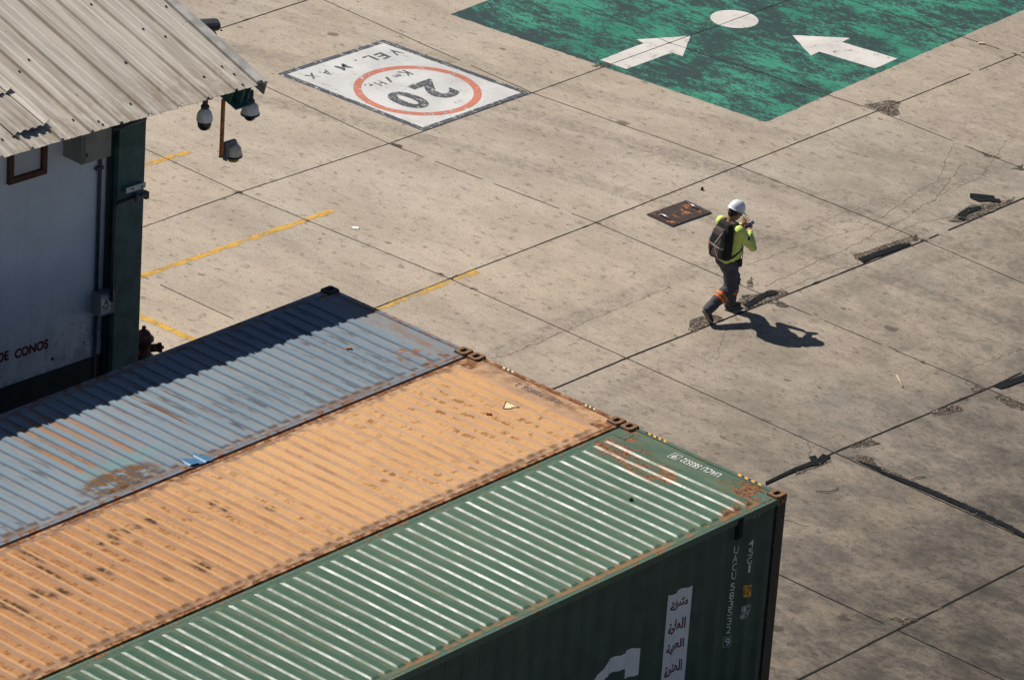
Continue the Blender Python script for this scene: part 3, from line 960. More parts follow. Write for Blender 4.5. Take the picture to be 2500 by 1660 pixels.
for pp in patches:
    w = [p if isinstance(p, Vector) else bp(p[0], p[1]) for p in pp]
    # ragged outline
    out = []
    for k in range(len(w)):
        a, b = w[k], w[(k + 1) % len(w)]
        n = max(1, int((b - a).length / 0.05))
        for i in range(n):
            p = a + (b - a) * (i / n)
            out.append((p.x + rr.uniform(-.018, .018), p.y + rr.uniform(-.018, .018)))
    z = JZ + 0.0008 + rr.random() * 0.002
    fl = mb.bm.loops.layers.float_color.get('fade') or mb.bm.loops.layers.float_color.new('fade')
    mb.flat(out, z)
    mb.bm.faces.ensure_lookup_table()
    fc = mb.bm.faces[-1]
    res = bmesh.ops.inset_region(mb.bm, faces=[fc], thickness=0.06, use_even_offset=False)
    core = set(fc.verts)
    for f in list(res['faces']) + [fc]:
        for lp_ in f.loops: lp_[fl] = (1, 1, 1, 1) if lp_.vert in core else (0, 0, 0, 1)
    xs = [p.x for p in w]; ys = [p.y for p in w]
    area = (max(xs) - min(xs)) * (max(ys) - min(ys))
    for k in range(int(min(60, 5 + area * 36))):
        x, y = rr.uniform(min(xs) - .02, max(xs) + .02), rr.uniform(min(ys) - .02, max(ys) + .02)
        inside = False
        for i in range(len(w)):
            a, b = w[i], w[(i + 1) % len(w)]
            if (a.y > y) != (b.y > y) and x < (b.x - a.x) * (y - a.y) / (b.y - a.y) + a.x: inside = not inside
        if not inside and rr.random() < 0.75: continue
        s = rr.choice((0.004, 0.006, 0.008, 0.010, 0.014))
        t = bmesh.new()
        bmesh.ops.create_icosphere(t, subdivisions=1, radius=s)
        for v in t.verts: v.co *= rr.uniform(0.6, 1.25)
        mc._add(t, (x, y, z + s * 0.15), Matrix.Rotation(rr.random() * 6, 3, 'Z'))
tag(mb.build('crumbled_concrete', MAT['rubble']), label='crumbled concrete beds along the broken slab joints', cat='rubble', kind='stuff')
tag(mc.build('loose_gravel', MAT['chip']), label='loose concrete chips lying in the broken joints', cat='gravel', kind='stuff')

# lengths of black joint rubber that have worked loose
seal = [
    (crop([(340, 1040), (520, 930), (720, 800), (990, 700), (1130, 715), (1190, 760), (1050, 820), (900, 830), (760, 920), (600, 1030), (450, 1110)], 1780, 640, 9.8),
     'black rubber joint strip lying in the broken joint just ahead of the walking worker'),
    (crop([(510, 1395), (640, 1345), (780, 1300), (850, 1298), (740, 1345), (620, 1385), (540, 1418)], 1900, 100, 2.613),
     'straight black rubber joint strip in the broken joint right of the worker'),
    (crop([(1060, 530), (1300, 550), (1640, 590), (1630, 640), (1300, 630), (1050, 610)], 2260, 420, 9.8),
     'loose black rubber piece near the right edge, the farther of the pair'),
    (crop([(1060, 635), (1200, 615), (1500, 635), (1780, 670), (1770, 750), (1500, 715), (1270, 725)], 2260, 420, 9.8),
     'loose black rubber piece with a pointed end, the nearer of the pair'),
    (crop([(750, 1030), (1000, 880), (1300, 840), (1320, 900), (1060, 1000), (920, 1095), (780, 1050)], 2260, 420, 9.8),
     'bent black rubber strip inside the long hole in the joint near the right edge'),
    (crop([(760, 1130), (860, 1095), (970, 1150), (870, 1185)], 2260, 420, 9.8),
     'small black rubber scrap at the tip of the long hole near the right edge'),
    (crop([(1610, 825), (1900, 720), (2400, 520), (2400, 680), (2150, 770), (1950, 850), (1780, 885)], 2260, 860, 9.8),
     'wide black rubber strip in the joint cut off by the right edge of the photo'),
    (crop([(340, 750), (500, 720), (560, 830), (600, 950), (400, 960), (200, 1030), (-180, 1180), (-700, 1420), (-700, 1350), (0, 1010), (390, 860)], 1940, 1040, 9.8),
     'long black rubber strip running from the green container corner to the slab corner'),
    (crop([(555, 800), (670, 680), (860, 750), (720, 860), (625, 945)], 1940, 1040, 9.8),
     'folded black rubber flap standing out at the slab corner beyond the green container'),
    (crop([(1500, 850), (1640, 880), (1900, 960), (2040, 1010), (2100, 1100), (2350, 1180), (3150, 1480), (4200, 1940), (5200, 2420), (5600, 2640), (5600, 2740), (5100, 2480), (4200, 2060), (3000, 1530), (2352, 1260), (2000, 1090)], 1940, 1040, 9.8),
     'very long black rubber strip along the diagonal joint at lower right'),
]
for pp, lab in seal:
    mb = MB()
    mb.prism([(p.x, p.y) for p in [bp(u, v) for u, v in pp]], 0.0085, 0.016)
    tag(mb.build('joint_strip', MAT['sealant']), lab, 'rubber strip', 'black rubber strips in the slab joints')

# ---------------------------------------------------------------- painted markings
court = empty('assembly_point_marking', (13.85, 11.61, 0))
tag(court, 'large worn green rectangle painted on the concrete with white arrows and a disc', 'ground marking')


def loc_of(root, p): return Vector((p.x - root.location.x, p.y - root.location.y, 0))


def rough_poly(pts, seg=0.10, amp=0.012):
    out = []
    for k in range(len(pts)):
        a, b = Vector(pts[k]), Vector(pts[(k + 1) % len(pts)])
        n = max(1, int((b - a).length / seg))
        for i in range(n):
            p = a + (b - a) * (i / n)
            out.append((p.x + rr.uniform(-amp, amp), p.y + rr.uniform(-amp, amp)))
    return out


c0, c1, c3 = bp(1869, 299), bp(1100, 36), bp(2500, 24)
cl = [loc_of(court, p).to_2d() for p in (c0, c3, c1)]
far_l = cl[2]
far_r = cl[1] + (cl[1] - cl[0]) * 0.22
pts = [cl[0], far_r, far_r + (far_l - cl[0]), far_l]
mb = MB(); mb.flat(rough_poly(pts), 0.0015)
mb.build('green_field', MAT['green_court'], court)
mb = MB(); mb.flat(rough_poly([loc_of(court, bp(u, v)) for u, v in crop([(90, 870), (720, 630), (610, 575), (1395, 525), (1280, 815), (1125, 765), (465, 1003)], 1450, 0, 5.905)], 0.15, 0.006), 0.003)
mb.build('arrow', MAT['white_arrow'], court)
mb = MB(); mb.flat(rough_poly([loc_of(court, bp(u, v)) for u, v in crop([(255, 200), (1290, 248), (1155, 325), (2145, 620), (1740, 797), (735, 495), (585, 570)], 1900, 60, 7.381)], 0.15, 0.006), 0.003)
mb.build('arrow', MAT['white_arrow'], court)
ce = loc_of(court, bp(1450 + 2025 / 5.905, 282 / 5.905))
ra = 0.5 * ((loc_of(court, bp(1450 + 2372 / 5.905, 282 / 5.905)) - ce).length + (loc_of(court, bp(1450 + 1690 / 5.905, 282 / 5.905)) - ce).length)
mb = MB(); mb.flat([(ce.x + ra * math.cos(t * math.pi / 32), ce.y + ra * math.sin(t * math.pi / 32)) for t in range(64)], 0.003)
mb.build('disc', MAT['white_arrow'], court)
# pale chalky scuffs where the joints cross the green field
for (a, b) in (((1450, 37), (1490, 50)), ((1555, 72), (1610, 95)), ((1680, 115), (1760, 148)), ((1500, 55), (1580, 85)), ((1770, 150), (1900, 205)), ((1905, 208), (2010, 248)), ((2110, 20), (2200, 45)), ((2230, 60), (2330, 92)), ((1290, 0), (1380, 28))):
    mb = MB()
    p, q = loc_of(court, bp(*a)), loc_of(court, bp(*b))
    n = 14
    seg = []
    for i in range(n + 1):
        t = p + (q - p) * (i / n)
        if False:
            if len(seg) > 1: mb.ribbon(seg, 0.022, 0.0125)
            seg = []
        else: seg.append((t.x + rr.uniform(-.012, .012), t.y + rr.uniform(-.012, .012)))
    mb.ribbon(seg, [rr.uniform(.006, .018) for _ in seg], 0.0046)
    mb.build('chalk_scuff', MAT['chalk'], court)

sp = empty('speed_limit_marking', (9.41, 14.63, 0))
tag(sp, 'white speed limit rectangle with dark border, red ring and number 20 painted on the concrete', 'ground marking')
q = [loc_of(sp, bp(u, v)).to_2d() for u, v in ((676, 181), (936, 98), (1297, 228), (1033, 321))]
mb = MB(); mb.flat(rough_poly(q, 0.1, 0.006), 0.0015)
mb.build('white_field', MAT['white_mark'], sp)
cen = (q[0] + q[1] + q[2] + q[3]) / 4
# border band, edge by edge
ux = (q[1] - q[0]).normalized(); vy = (q[0] - q[3]).normalized()
mb = MB()
bw = 0.105
inn = [q[0] + ux * bw - vy * bw, q[1] - ux * bw - vy * bw, q[2] - ux * bw + vy * bw, q[3] + ux * bw + vy * bw]
for k in range(4):
    a, b, c, d = q[k], q[(k + 1) % 4], inn[(k + 1) % 4], inn[k]
    n = 40
    for i in range(n):
        j1, j2 = i / n, (i + 1) / n
        mb.flat([a + (b - a) * j1, a + (b - a) * j2, d + (c - d) * j2 + Vector((rr.uniform(-.006, .006), rr.uniform(-.006, .006))), d + (c - d) * j1], 0.003)
mb.build('border', MAT['dark_mark'], sp)


def spoint(u, v): return loc_of(sp, bp(u, v))


# red ring
rc = spoint(*crop([(1280, 545)], 640, 60, 3.374)[0])
r_out = [(spoint(*p) - rc).length for p in crop([(1830, 575), (728, 515), (1200, 348), (1360, 742)], 640, 60, 3.374)]
r_in = [(spoint(*p) - rc).length for p in crop([(1762, 575), (800, 520), (1200, 372), (1360, 716)], 640, 60, 3.374)]
ro, ri = sum(r_out) / 4, sum(r_in) / 4
mb = MB()
for k in range(96):
    t1, t2 = 2 * math.pi * k / 96, 2 * math.pi * (k + 1) / 96
    mb.flat([(rc.x + ro * math.cos(t1), rc.y + ro * math.sin(t1)), (rc.x + ro * math.cos(t2), rc.y + ro * math.sin(t2)),
             (rc.x + ri * math.cos(t2), rc.y + ri * math.sin(t2)), (rc.x + ri * math.cos(t1), rc.y + ri * math.sin(t1))], 0.003)
mb.build('ring', MAT['red_mark'], sp)


def glyph_box(pts4):
    """centre of each glyph from the photo; returns local points"""
    return [spoint(*p) for p in pts4]


UP3 = Vector((0, 0, 1))
# each letter: photo centre of the glyph, width along -x, height along -y
def ground_glyph(s, u, v, w, h, ox, oy, sc, bold=0.02):
    c = spoint(ox + u / sc, oy + v / sc)
    add_text(mb, s, c + Vector((w / 2, h / 2, 0.0042)), (-w, 0, 0), (0, -h, 0), UP3, bold=bold)


for word in ((('V', 2120, 265, 0.17, 0.24), ('E', 1895, 330, 0.17, 0.24), ('L', 1700, 375, 0.15, 0.24), ('.', 1447, 405, 0.05, 0.05)),
             (('M', 1240, 520, 0.20, 0.22), ('A', 950, 615, 0.17, 0.19), ('X', 715, 672, 0.18, 0.20)),
             (('K', 2290, 625, 0.15, 0.22), ('m', 2145, 665, 0.13, 0.09), ('/', 2010, 735, 0.13, 0.20), ('H', 1865, 795, 0.14, 0.17), ('r', 1685, 818, 0.08, 0.09), ('.', 1605, 822, 0.035, 0.035))):
    mb = MB()
    for s, u, v, w, h in word: ground_glyph(s, u, v, w, h, 660, 90, 6.947)
    mb.build('lettering', MAT['dark_letter'], sp)
for s, u, v, w, h in (('2', 1130, 625, 0.50, 0.72), ('0', 670, 800, 0.46, 0.72)):
    mb = MB(); ground_glyph(s, u, v, w, h, 900, 130, 6.947, 0.038)
    mb.build('number', MAT['dark_letter'], sp)


def yellow(p0, p1, w, m, lab):
    a, b = bp(*p0), bp(*p1)
    mb = MB()
    n = 24
    pts = [(a.x + (b.x - a.x) * i / n, a.y + (b.y - a.y) * i / n) for i in range(n + 1)]
    mb.ribbon(pts, [w * rr.uniform(0.9, 1.08) for _ in pts], 0.0025)
    tag(mb.build('yellow_line', m), lab, 'ground line', 'yellow bay lines beside the building')


yellow((300, 690), (812, 515), 0.115, MAT['yellow_mark'], 'longest yellow line on the concrete beside the green column')
yellow((300, 418), (465, 371), 0.12, MAT['yellow_mark'], 'short yellow line behind the hanging dome cameras')
yellow((905, 760), (1165, 662), 0.13, MAT['yellow_worn'], 'faded flaking yellow line beside a slab joint beyond the blue container')
yellow((300, 752), (490, 838), 0.12, MAT['yellow_mark'], 'yellow line crossing behind the hydrant towards the blue container')

# ---------------------------------------------------------------- steel access cover and litter
q = [bp(u, v) for u, v in crop([(145, 437), (890, 172), (1390, 405), (640, 670)], 1560, 470, 7.84)]
cc = (q[0] + q[1] + q[2] + q[3]) / 4
ac = empty('access_cover', cc)
tag(ac, 'rusty square steel cover plate with two lifting handles set in the concrete', 'access cover')
ql = [(p - cc) for p in q]
mb = MB()
qi = [p * 0.965 for p in ql]
mb.prism([(p.x, p.y) for p in qi], 0.002, 0.022)
mb.build('plate', MAT['rust_plate'], ac)
mb = MB()
for k in range(4):
    a, b, c, d = ql[k], ql[(k + 1) % 4], qi[(k + 1) % 4] * 1.006, qi[k] * 1.006
    mb.prism([(a.x, a.y), (b.x, b.y), (c.x, c.y), (d.x, d.y)], 0.002, 0.017)
mb.build('frame', MAT['steel_dark'], ac)
mb = MB()
a, b = ql[1], ql[2]
mb.ribbon([(a + (b - a) * .02).to_2d(), (a + (b - a) * .98).to_2d()], 0.02, 0.024)
mb.build('bright_edge', MAT['steel'], ac)
for (p0, p1) in (((965, 290), (1105, 352)), ((415, 478), (570, 552))):
    a, b = [bp(*crop([p], 1560, 470, 7.84)[0]) - cc for p in (p0, p1)]
    mb = MB()
    z = 0.055
    mb.tube([(a.x, a.y, 0.02), (a.x, a.y, z - .01), (a.x * .97 + b.x * .03, a.y * .97 + b.y * .03, z), (b.x * .97 + a.x * .03, b.y * .97 + a.y * .03, z), (b.x, b.y, z - .01), (b.x, b.y, 0.02)], 0.014, 8)
    mb.build('handle', MAT['steel'], ac)


def bit(name, pts, r, m, lab, cat, z=0.012):
    w = [bp(u, v) for u, v in pts]
    mb = MB()
    mb.tube([(p.x, p.y, z + (0.01 if 0 < i < len(w) - 1 else 0)) for i, p in enumerate(w)], r, 6)
    tag(mb.build(name, m), lab, cat)


mb = MB()
p = bp(868, 558)
mb.box((p.x, p.y, 0.008), (0.09, 0.065, 0.012), Matrix.Rotation(R(-47), 3, 'Z') @ Matrix.Rotation(R(4), 3, 'X'))
tag(mb.build('paper_scrap', MAT['paper']), 'small white paper scrap on the concrete right of the long yellow line', 'litter')
mb = MB()
p = bp(2396, 108)
mb.box((p.x, p.y, 0.014), (0.10, 0.05, 0.02), Matrix.Rotation(R(-40), 3, 'Z'), 0.004)
tag(mb.build('pale_block', MAT['straw']), 'pale flat scrap lying on the joint off the far corner of the green field', 'litter')
bit('straw', crop([(700, 38), (712, 65), (730, 95)], 1850, 900, 2.063), 0.010, MAT['straw'], 'pale curved straw lying on a slab at right', 'litter')
bit('twig', crop([(290, 618), (350, 625), (405, 610)], 1850, 900, 2.063), 0.006, MAT['twig'], 'thin reddish twig on the concrete beyond the green container corner', 'twig')
bit('twig', crop([(770, 562), (810, 552), (848, 547)], 1850, 900, 2.063), 0.006, MAT['twig'], 'short twig lying across the long black rubber strip', 'twig')
mb = MB()
p = bp(1714, 464)
mb.box((p.x, p.y, 0.02), (0.05, 0.03, 0.04), Matrix.Rotation(R(20), 3, 'Z'), 0.008)
tag(mb.build('dark_scrap', MAT['sealant']), 'small dark scrap on the concrete to the left of the white helmet', 'litter')


# ================================================================ CONTAINERS
CL, CW, CH = 12.192, 2.438, 2.896
PITCH, DEPTH = 0.278, 0.036


def wall_off(x):
    """depth of the side corrugation behind the outer face at x"""
    u = (-x - 0.20) % PITCH
    if u < 0.072: return 0.0
    if u < 0.140: return DEPTH * (u - 0.072) / 0.068
    if u < 0.210: return DEPTH
    return DEPTH * (1 - (u - 0.210) / 0.068)


BREAKS = []
k = 0
while True:
    b = -0.20 - k * PITCH
    if b < -CL + 0.2: break
    BREAKS += [b, b - 0.072, b - 0.140, b - 0.210]
    k += 1

RP, RH = 0.1995, 0.0160       # roof rib pitch and height


def roof_mesh(first):
    """roof skin with pressed ribs running across the box"""
    xs, hs = [0.0 - 0.075], [0]
    x = first
    while x > -CL + 0.5:
        xs += [x, x - 0.0235, x - 0.0235 - 0.086, x - 0.047 - 0.086]
        hs += [0, 1, 1, 0]
        x -= RP
    xs.append(-CL + 0.08); hs.append(0)
    mid = [0.165 + (CW - 0.33) * q / 9 for q in range(1, 9)]
    ys = [0.052, 0.118, 0.150, 0.165] + mid + [CW - 0.165, CW - 0.150, CW - 0.118, CW - 0.052]
    hy = [0, 0, 0.85, 1] + [1] * 8 + [1, 0.85, 0, 0]
    dn = lambda x, y: (0.007 * mnoise.noise(Vector((x * 0.8 + first * 90, y * 0.9, 0))) + 0.004 * mnoise.noise(Vector((x * 2.6 + first * 50, y * 2.2, 7)))) * min(1, max(0, y - .06) * 3, max(0, CW - .06 - y) * 3)
    bm = bmesh.new()
    g = [[bm.verts.new((xs[i] + 0.004 * mnoise.noise(Vector((xs[i] * 3, ys[j] * 1.3, 4))), ys[j], 2.866 + RH * hs[i] * hy[j] + dn(xs[i], ys[j]))) for j in range(len(ys))] for i in range(len(xs))]
    for i in range(len(xs) - 1):
        for j in range(len(ys) - 1):
            f = bm.faces.new((g[i][j], g[i][j + 1], g[i + 1][j + 1], g[i + 1][j]))
    bmesh.ops.recalc_face_normals(bm, faces=bm.faces)
    if bm.faces[0].normal.z < 0: bmesh.ops.reverse_faces(bm, faces=bm.faces)
    # soften the pressed edges
    ed = [e for e in bm.edges if len(e.link_faces) == 2 and e.calc_face_angle() > 0.25]
    bmesh.ops.bevel(bm, geom=ed, offset=0.0032, segments=2, affect='EDGES', clamp_overlap=True)
    me = bpy.data.meshes.new('roof_panel')
    bm.to_mesh(me); bm.free()
    return me


def side_panel(y_out, sgn):
    bm = bmesh.new()
    xs = [-0.155] + [b for b in BREAKS if -CL + 0.16 < b < -0.156] + [-CL + 0.155]
    lo, hi = [], []
    for x in xs:
        y = y_out + sgn * (0.014 + wall_off(x))
        lo.append(bm.verts.new((x, y, 0.16))); hi.append(bm.verts.new((x, y, CH - 0.115)))
    for i in range(len(xs) - 1):
        f = bm.faces.new((lo[i], lo[i + 1], hi[i + 1], hi[i]))
        f.normal_update()
        if f.normal.y * sgn > 0: f.normal_flip()
    me = bpy.data.meshes.new('side_panel')
    bm.to_mesh(me); bm.free()
    return me


def casting_mesh():
    """ISO corner block with its lifting slots cut in (local: 0.178 x 0.162 x 0.118)"""
    mb = MB()
    L, W, H, t = 0.178, 0.162, 0.118, 0.016
    # top plate with oval hole: ring of quads
    def plate(fn, a, b, ha, hb, seg=20):
        outer, inner = [], []
        for k in range(seg):
            th = 2 * math.pi * k / seg
            cx, sx = math.cos(th), math.sin(th)
            m = max(abs(cx), abs(sx))
            outer.append((a * cx / m, b * sx / m))
            pw = 0.55
            inner.append((ha * math.copysign(abs(cx) ** pw, cx), hb * math.copysign(abs(sx) ** pw, sx)))
        for k in range(seg):
            k2 = (k + 1) % seg
            for d0, d1 in ((0, 0),):
                mb.quad(fn(*outer[k], 0), fn(*outer[k2], 0), fn(*inner[k2], 0), fn(*inner[k], 0))
                mb.quad(fn(*inner[k], 0), fn(*inner[k2], 0), fn(*inner[k2], -t * 2), fn(*inner[k], -t * 2))
    plate(lambda p, q, d: (p, q, H / 2 + d), L / 2, W / 2, 0.055, 0.035)
    plate(lambda p, q, d: (p, -(W / 2 + d), q), L / 2, H / 2, 0.028, 0.040)
    plate(lambda p, q, d: (p, (W / 2 + d), q), L / 2, H / 2, 0.028, 0.040)
    plate(lambda p, q, d: (L / 2 + d, p, q), W / 2, H / 2, 0.026, 0.038)
    plate(lambda p, q, d: (-(L / 2 + d), p, q), W / 2, H / 2, 0.001, 0.001)
    plate(lambda p, q, d: (p, q, -H / 2 - d), L / 2, W / 2, 0.055, 0.030)
    mb.box((0, 0, -0.008), (L - 0.09, W - 0.09, H - 0.085), mi=1)
    bmesh.ops.remove_doubles(mb.bm, verts=mb.bm.verts, dist=1e-5)
    bmesh.ops.recalc_face_normals(mb.bm, faces=mb.bm.faces)
    me = bpy.data.meshes.new('corner_casting')
    mb.bm.to_mesh(me); mb.bm.free()
    return me


CAST = casting_mesh()


def make_container(kind, y0, label, first, dx=0.0, dark_left=False):
    root = empty('shipping_container', (dx, y0, 0))
    tag(root, label, 'container')
    fr = MAT['frame_' + kind]
    link_mesh('roof_panel', roof_mesh(first), MAT['roof_' + kind], root)
    link_mesh('side_panel', side_panel(0.0, 1), MAT['side_' + kind], root)
    link_mesh('side_panel', side_panel(CW, -1), MAT['side_' + kind], root)
    for yy in (0.030, CW - 0.030):
        mb = MB()
        mb.box((-CL / 2, yy, CH - 0.0745), (CL - 0.36, 0.060, 0.089), bevel=0.006)
        # lip under the roof sheet edge
        mb.box((-CL / 2, yy + (0.026 if yy < 1 else -0.026), CH - 0.031), (CL - 0.38, 0.012, 0.006))
        mb.build('top_rail', fr, root)
        mb = MB()
        mb.box((-CL / 2, yy, 0.08), (CL - 0.36, 0.060, 0.155), bevel=0.006)
        mb.build('bottom_rail', fr, root)
    for xx in (-0.08, -CL + 0.08):
        for yy in (0.075, CW - 0.075):
            mb = MB()
            s = 1 if yy < 1 else -1
            mb.box((xx, yy - s * 0.050, CH / 2), (0.150, 0.044, CH - 0.24))
            mb.box((xx + (0.062 if xx > -1 else -0.062), yy + s * 0.008, CH / 2), (0.024, 0.072, CH - 0.24))
            mb.box((xx + (-0.06 if xx > -1 else 0.06), yy - s * 0.015, CH / 2), (0.022, 0.026, CH - 0.24))
            mb.build('corner_post', MAT['post_rust'], root)
            for zz in (CH - 0.059, 0.059):
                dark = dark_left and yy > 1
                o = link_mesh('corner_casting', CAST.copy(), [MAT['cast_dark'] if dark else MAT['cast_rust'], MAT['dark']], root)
                o.location = (xx + (-0.009 if xx > -1 else 0.009), 0.081 if yy < 1 else CW - 0.081, zz)
    # headers at both ends with a bent lip, and gusset plates by the castings
    for s, xx in ((1, 0.0), (-1, -CL)):
        mb = MB()
        mb.box((xx - s * 0.030, CW / 2, CH - 0.085), (0.056, CW - 0.33, 0.110), bevel=0.008)
        mb.box((xx - s * 0.074, CW / 2, CH - 0.026), (0.034, CW - 0.35, 0.012), Matrix.Rotation(s * R(14), 3, 'Y'))
        mb.build('header', fr, root)
        mb = MB()
        mb.box((xx - s * 0.05, CW / 2, 0.08), (0.10, CW - 0.33, 0.14), bevel=0.008)
        mb.build('sill', fr, root)
        for yy in (0.20, CW - 0.20):
            mb = MB()
            yv = yy - 0.045 if yy < 1 else yy + 0.045
            mb.prism([(xx - s * 0.195, yv - 0.10), (xx - s * 0.195, yv + 0.10), (xx - s * 0.38, yv + 0.10), (xx - s * 0.38, yv - 0.10)], 2.8665, 2.8715)
            mb.build('gusset_plate', fr, root)
    # end wall: two door leaves with locking bars at the near end, plain corrugated wall at the other
    for k in (0, 1):
        d = MB()
        ya, yb = (0.16, CW / 2 - 0.006) if k == 0 else (CW / 2 + 0.006, CW - 0.16)
        d.box((-0.045, (ya + yb) / 2, CH / 2 - 0.01), (0.05, yb - ya, CH - 0.32), bevel=0.008)
        for q in range(5): d.box((-0.018, (ya + yb) / 2, 0.45 + q * 0.48), (0.012, yb - ya - 0.12, 0.16), bevel=0.004)
        door = d.build('door', MAT['side_' + kind], root)
        for yy in (ya + 0.28, yb - 0.28):
            b = MB(); b.tube([(-0.002, yy, 0.17), (-0.002, yy, CH - 0.17)], 0.016, 8)
            b.build('locking_bar', MAT['steel_dark'], door)
    b = MB()
    n = 8
    for q in range(n):
        y1 = 0.16 + (CW - 0.32) * q / n; y2 = 0.16 + (CW - 0.32) * (q + 1) / n
        w = y2 - y1
        ps = [(-CL + 0.03, y1), (-CL + 0.03, y1 + w * .3), (-CL + 0.075, y1 + w * .5), (-CL + 0.075, y1 + w * .8), (-CL + 0.03, y2)]
        for (a, c) in zip(ps[:-1], ps[1:]): b.quad((a[0], a[1], 0.15), (c[0], c[1], 0.15), (c[0], c[1], CH - 0.14), (a[0], a[1], CH - 0.14))
    b.build('end_wall', MAT['side_' + kind], root)
    b = MB(); b.box((-CL / 2, CW / 2, 0.13), (CL - 0.3, CW - 0.13, 0.05)); b.build('floor', MAT['dark'], root)
    return root


GREEN = make_container('green', 0.0, 'green shipping container nearest the camera with glossy white-streaked roof ribs', -0.455)
YO = CW + 0.040
ORANGE = make_container('orange', YO, 'orange shipping container standing between the blue and the green one', -0.47)
YB = YO + CW + 0.045
BLUE = make_container('blue', YB, 'grey-blue rusty shipping container half in the shadow of the building roof', -0.44, dark_left=True)


def lp(root, u, v, z):
    p = bp(u, v, z)
    return Vector((p.x - root.location.x, p.y - root.location.y, z))


def roof_text(root, s, p_first, p_last, h, mat, name, z=2.8695):
    """lettering on the flat end panel, readable from the end: right = +y, up = -x"""
    a, b = lp(root, *p_first, z), lp(root, *p_last, z)
    x = 0.5 * (a.x + b.x)
    mb = MB()
    add_text(mb, s, (x + h / 2, a.y, z), (0, b.y - a.y, 0), (-h, 0, 0), UP3, bold=0.008)
    return mb.build(name, mat, root)


def hazard(root, pts, n, ma, mb_, z, name):
    """striped warning tape on the header"""
    a, b = [lp(root, *p, z) for p in pts]
    w = 0.060
    x = -0.033
    for s, m in ((0, ma), (1, mb_)):
        q = MB()
        for k in range(n):
            if k % 2 != s: continue
            y1, y2 = a.y + (b.y - a.y) * k / n, a.y + (b.y - a.y) * (k + 1) / n
            sl = 0.035
            q.quad((x + w / 2 - .006, y1 + sl, z), (x + w / 2 - .006, y2 + sl, z), (x - w / 2 + .006, y2, z), (x - w / 2 + .006, y1, z))
        bmesh.ops.recalc_face_normals(q.bm, faces=q.bm.faces)
        for f in q.bm.faces:
            if f.normal.z < 0: f.normal_flip()
        q.build(name, m, root)


ZH = 2.8665 + 0.0015
zt = CH - 0.030 + 0.0015
c2 = lambda p: crop([p], 1460, 1000, 4.356)[0]
c1_ = lambda p: crop([p], 1060, 820, 4.072)[0]
roof_text(GREEN, 'UACU', c2((1300, 700)), c2((1112, 622)), 0.115, MAT['white_letter'], 'lettering')
roof_text(GREEN, '583532', c2((1085, 611)), c2((890, 530)), 0.115, MAT['white_letter'], 'lettering')
roof_text(GREEN, '9', c2((845, 505)), c2((795, 488)), 0.105, MAT['white_letter'], 'lettering')
mb = MB()
a, b = lp(GREEN, *c2((868, 515)), 2.8695), lp(GREEN, *c2((772, 478)), 2.8695)
xm, hh, lw = 0.5 * (a.x + b.x), 0.075, 0.008
for (ya, yb, xa, xb) in ((a.y, b.y, xm + hh - lw, xm + hh), (a.y, b.y, xm - hh, xm - hh + lw), (a.y, a.y + lw, xm - hh + lw, xm + hh - lw), (b.y - lw, b.y, xm - hh + lw, xm + hh - lw)):
    mb.flat([(xa, ya), (xb, ya), (xb, yb), (xa, yb)], 2.8695)
mb.build('check_digit_frame', MAT['white_letter'], GREEN)
roof_text(ORANGE, 'HLBU', c1_((1268, 665)), c1_((1135, 614)), 0.105, MAT['grey_letter'], 'lettering')
roof_text(ORANGE, '108856', c1_((1082, 590)), c1_((878, 508)), 0.105, MAT['grey_letter'], 'lettering')
roof_text(ORANGE, '2', c1_((850, 492)), c1_((815, 475)), 0.09, MAT['grey_letter'], 'lettering')
hazard(GREEN, (c2((740, 345)), c2((500, 255))), 8, MAT['yellow_sticker'], MAT['black_print'], zt, 'warning_stripe')
hazard(GREEN, (c2((1740, 810)), c2((1490, 700))), 7, MAT['yellow_sticker'], MAT['black_print'], zt, 'warning_stripe')
hazard(ORANGE, (c1_((1610, 735)), c1_((1490, 680))), 6, MAT['yellow_pale'], MAT['black_print'], zt, 'warning_stripe')
hazard(ORANGE, (c1_((800, 365)), c1_((690, 320))), 5, MAT['yellow_pale'], MAT['black_print'], zt, 'warning_stripe')
def conform_roof(mb, first, lift):
    xs = [v.co.x for v in mb.bm.verts]
    br = []
    x = first
    while x > -CL + 0.5:
        br += [(x, 0.0), (x - 0.0235, 1.0), (x - 0.1095, 1.0), (x - 0.133, 0.0)]
        x -= RP
    for b, _ in br:
        if min(xs) < b < max(xs):
            bmesh.ops.bisect_plane(mb.bm, geom=list(mb.bm.verts) + list(mb.bm.edges) + list(mb.bm.faces), plane_co=(b, 0, 0), plane_no=(1, 0, 0))
    bx_ = [b for b, _ in reversed(br)]; bh_ = [h for _, h in reversed(br)]
    for v in mb.bm.verts: v.co.z = 2.866 + RH * float(np.interp(v.co.x, bx_, bh_)) + lift + (v.co.z - 2.88)


# warning triangle sticker on the orange roof
mb = MB()
tri = [lp(ORANGE, *c1_(p), 2.8868) for p in ((712, 645), (860, 712), (678, 715))]
tc = (tri[0] + tri[1] + tri[2]) / 3
for p0, sc, z, mi in ((tri, 1.0, 2.88, 0), (tri, 0.76, 2.8815, 1)):
    pts = [tc + (p - tc) * sc for p in p0]
    f = mb.bm.faces.new([mb.bm.verts.new((p.x, p.y, z)) for p in pts]); f.material_index = mi
    f.normal_update()
    if f.normal.z < 0: f.normal_flip()
conform_roof(mb, -0.47, 0.006)
mb.build('warning_sticker', [MAT['black_print'], MAT['yellow_pale']], ORANGE)
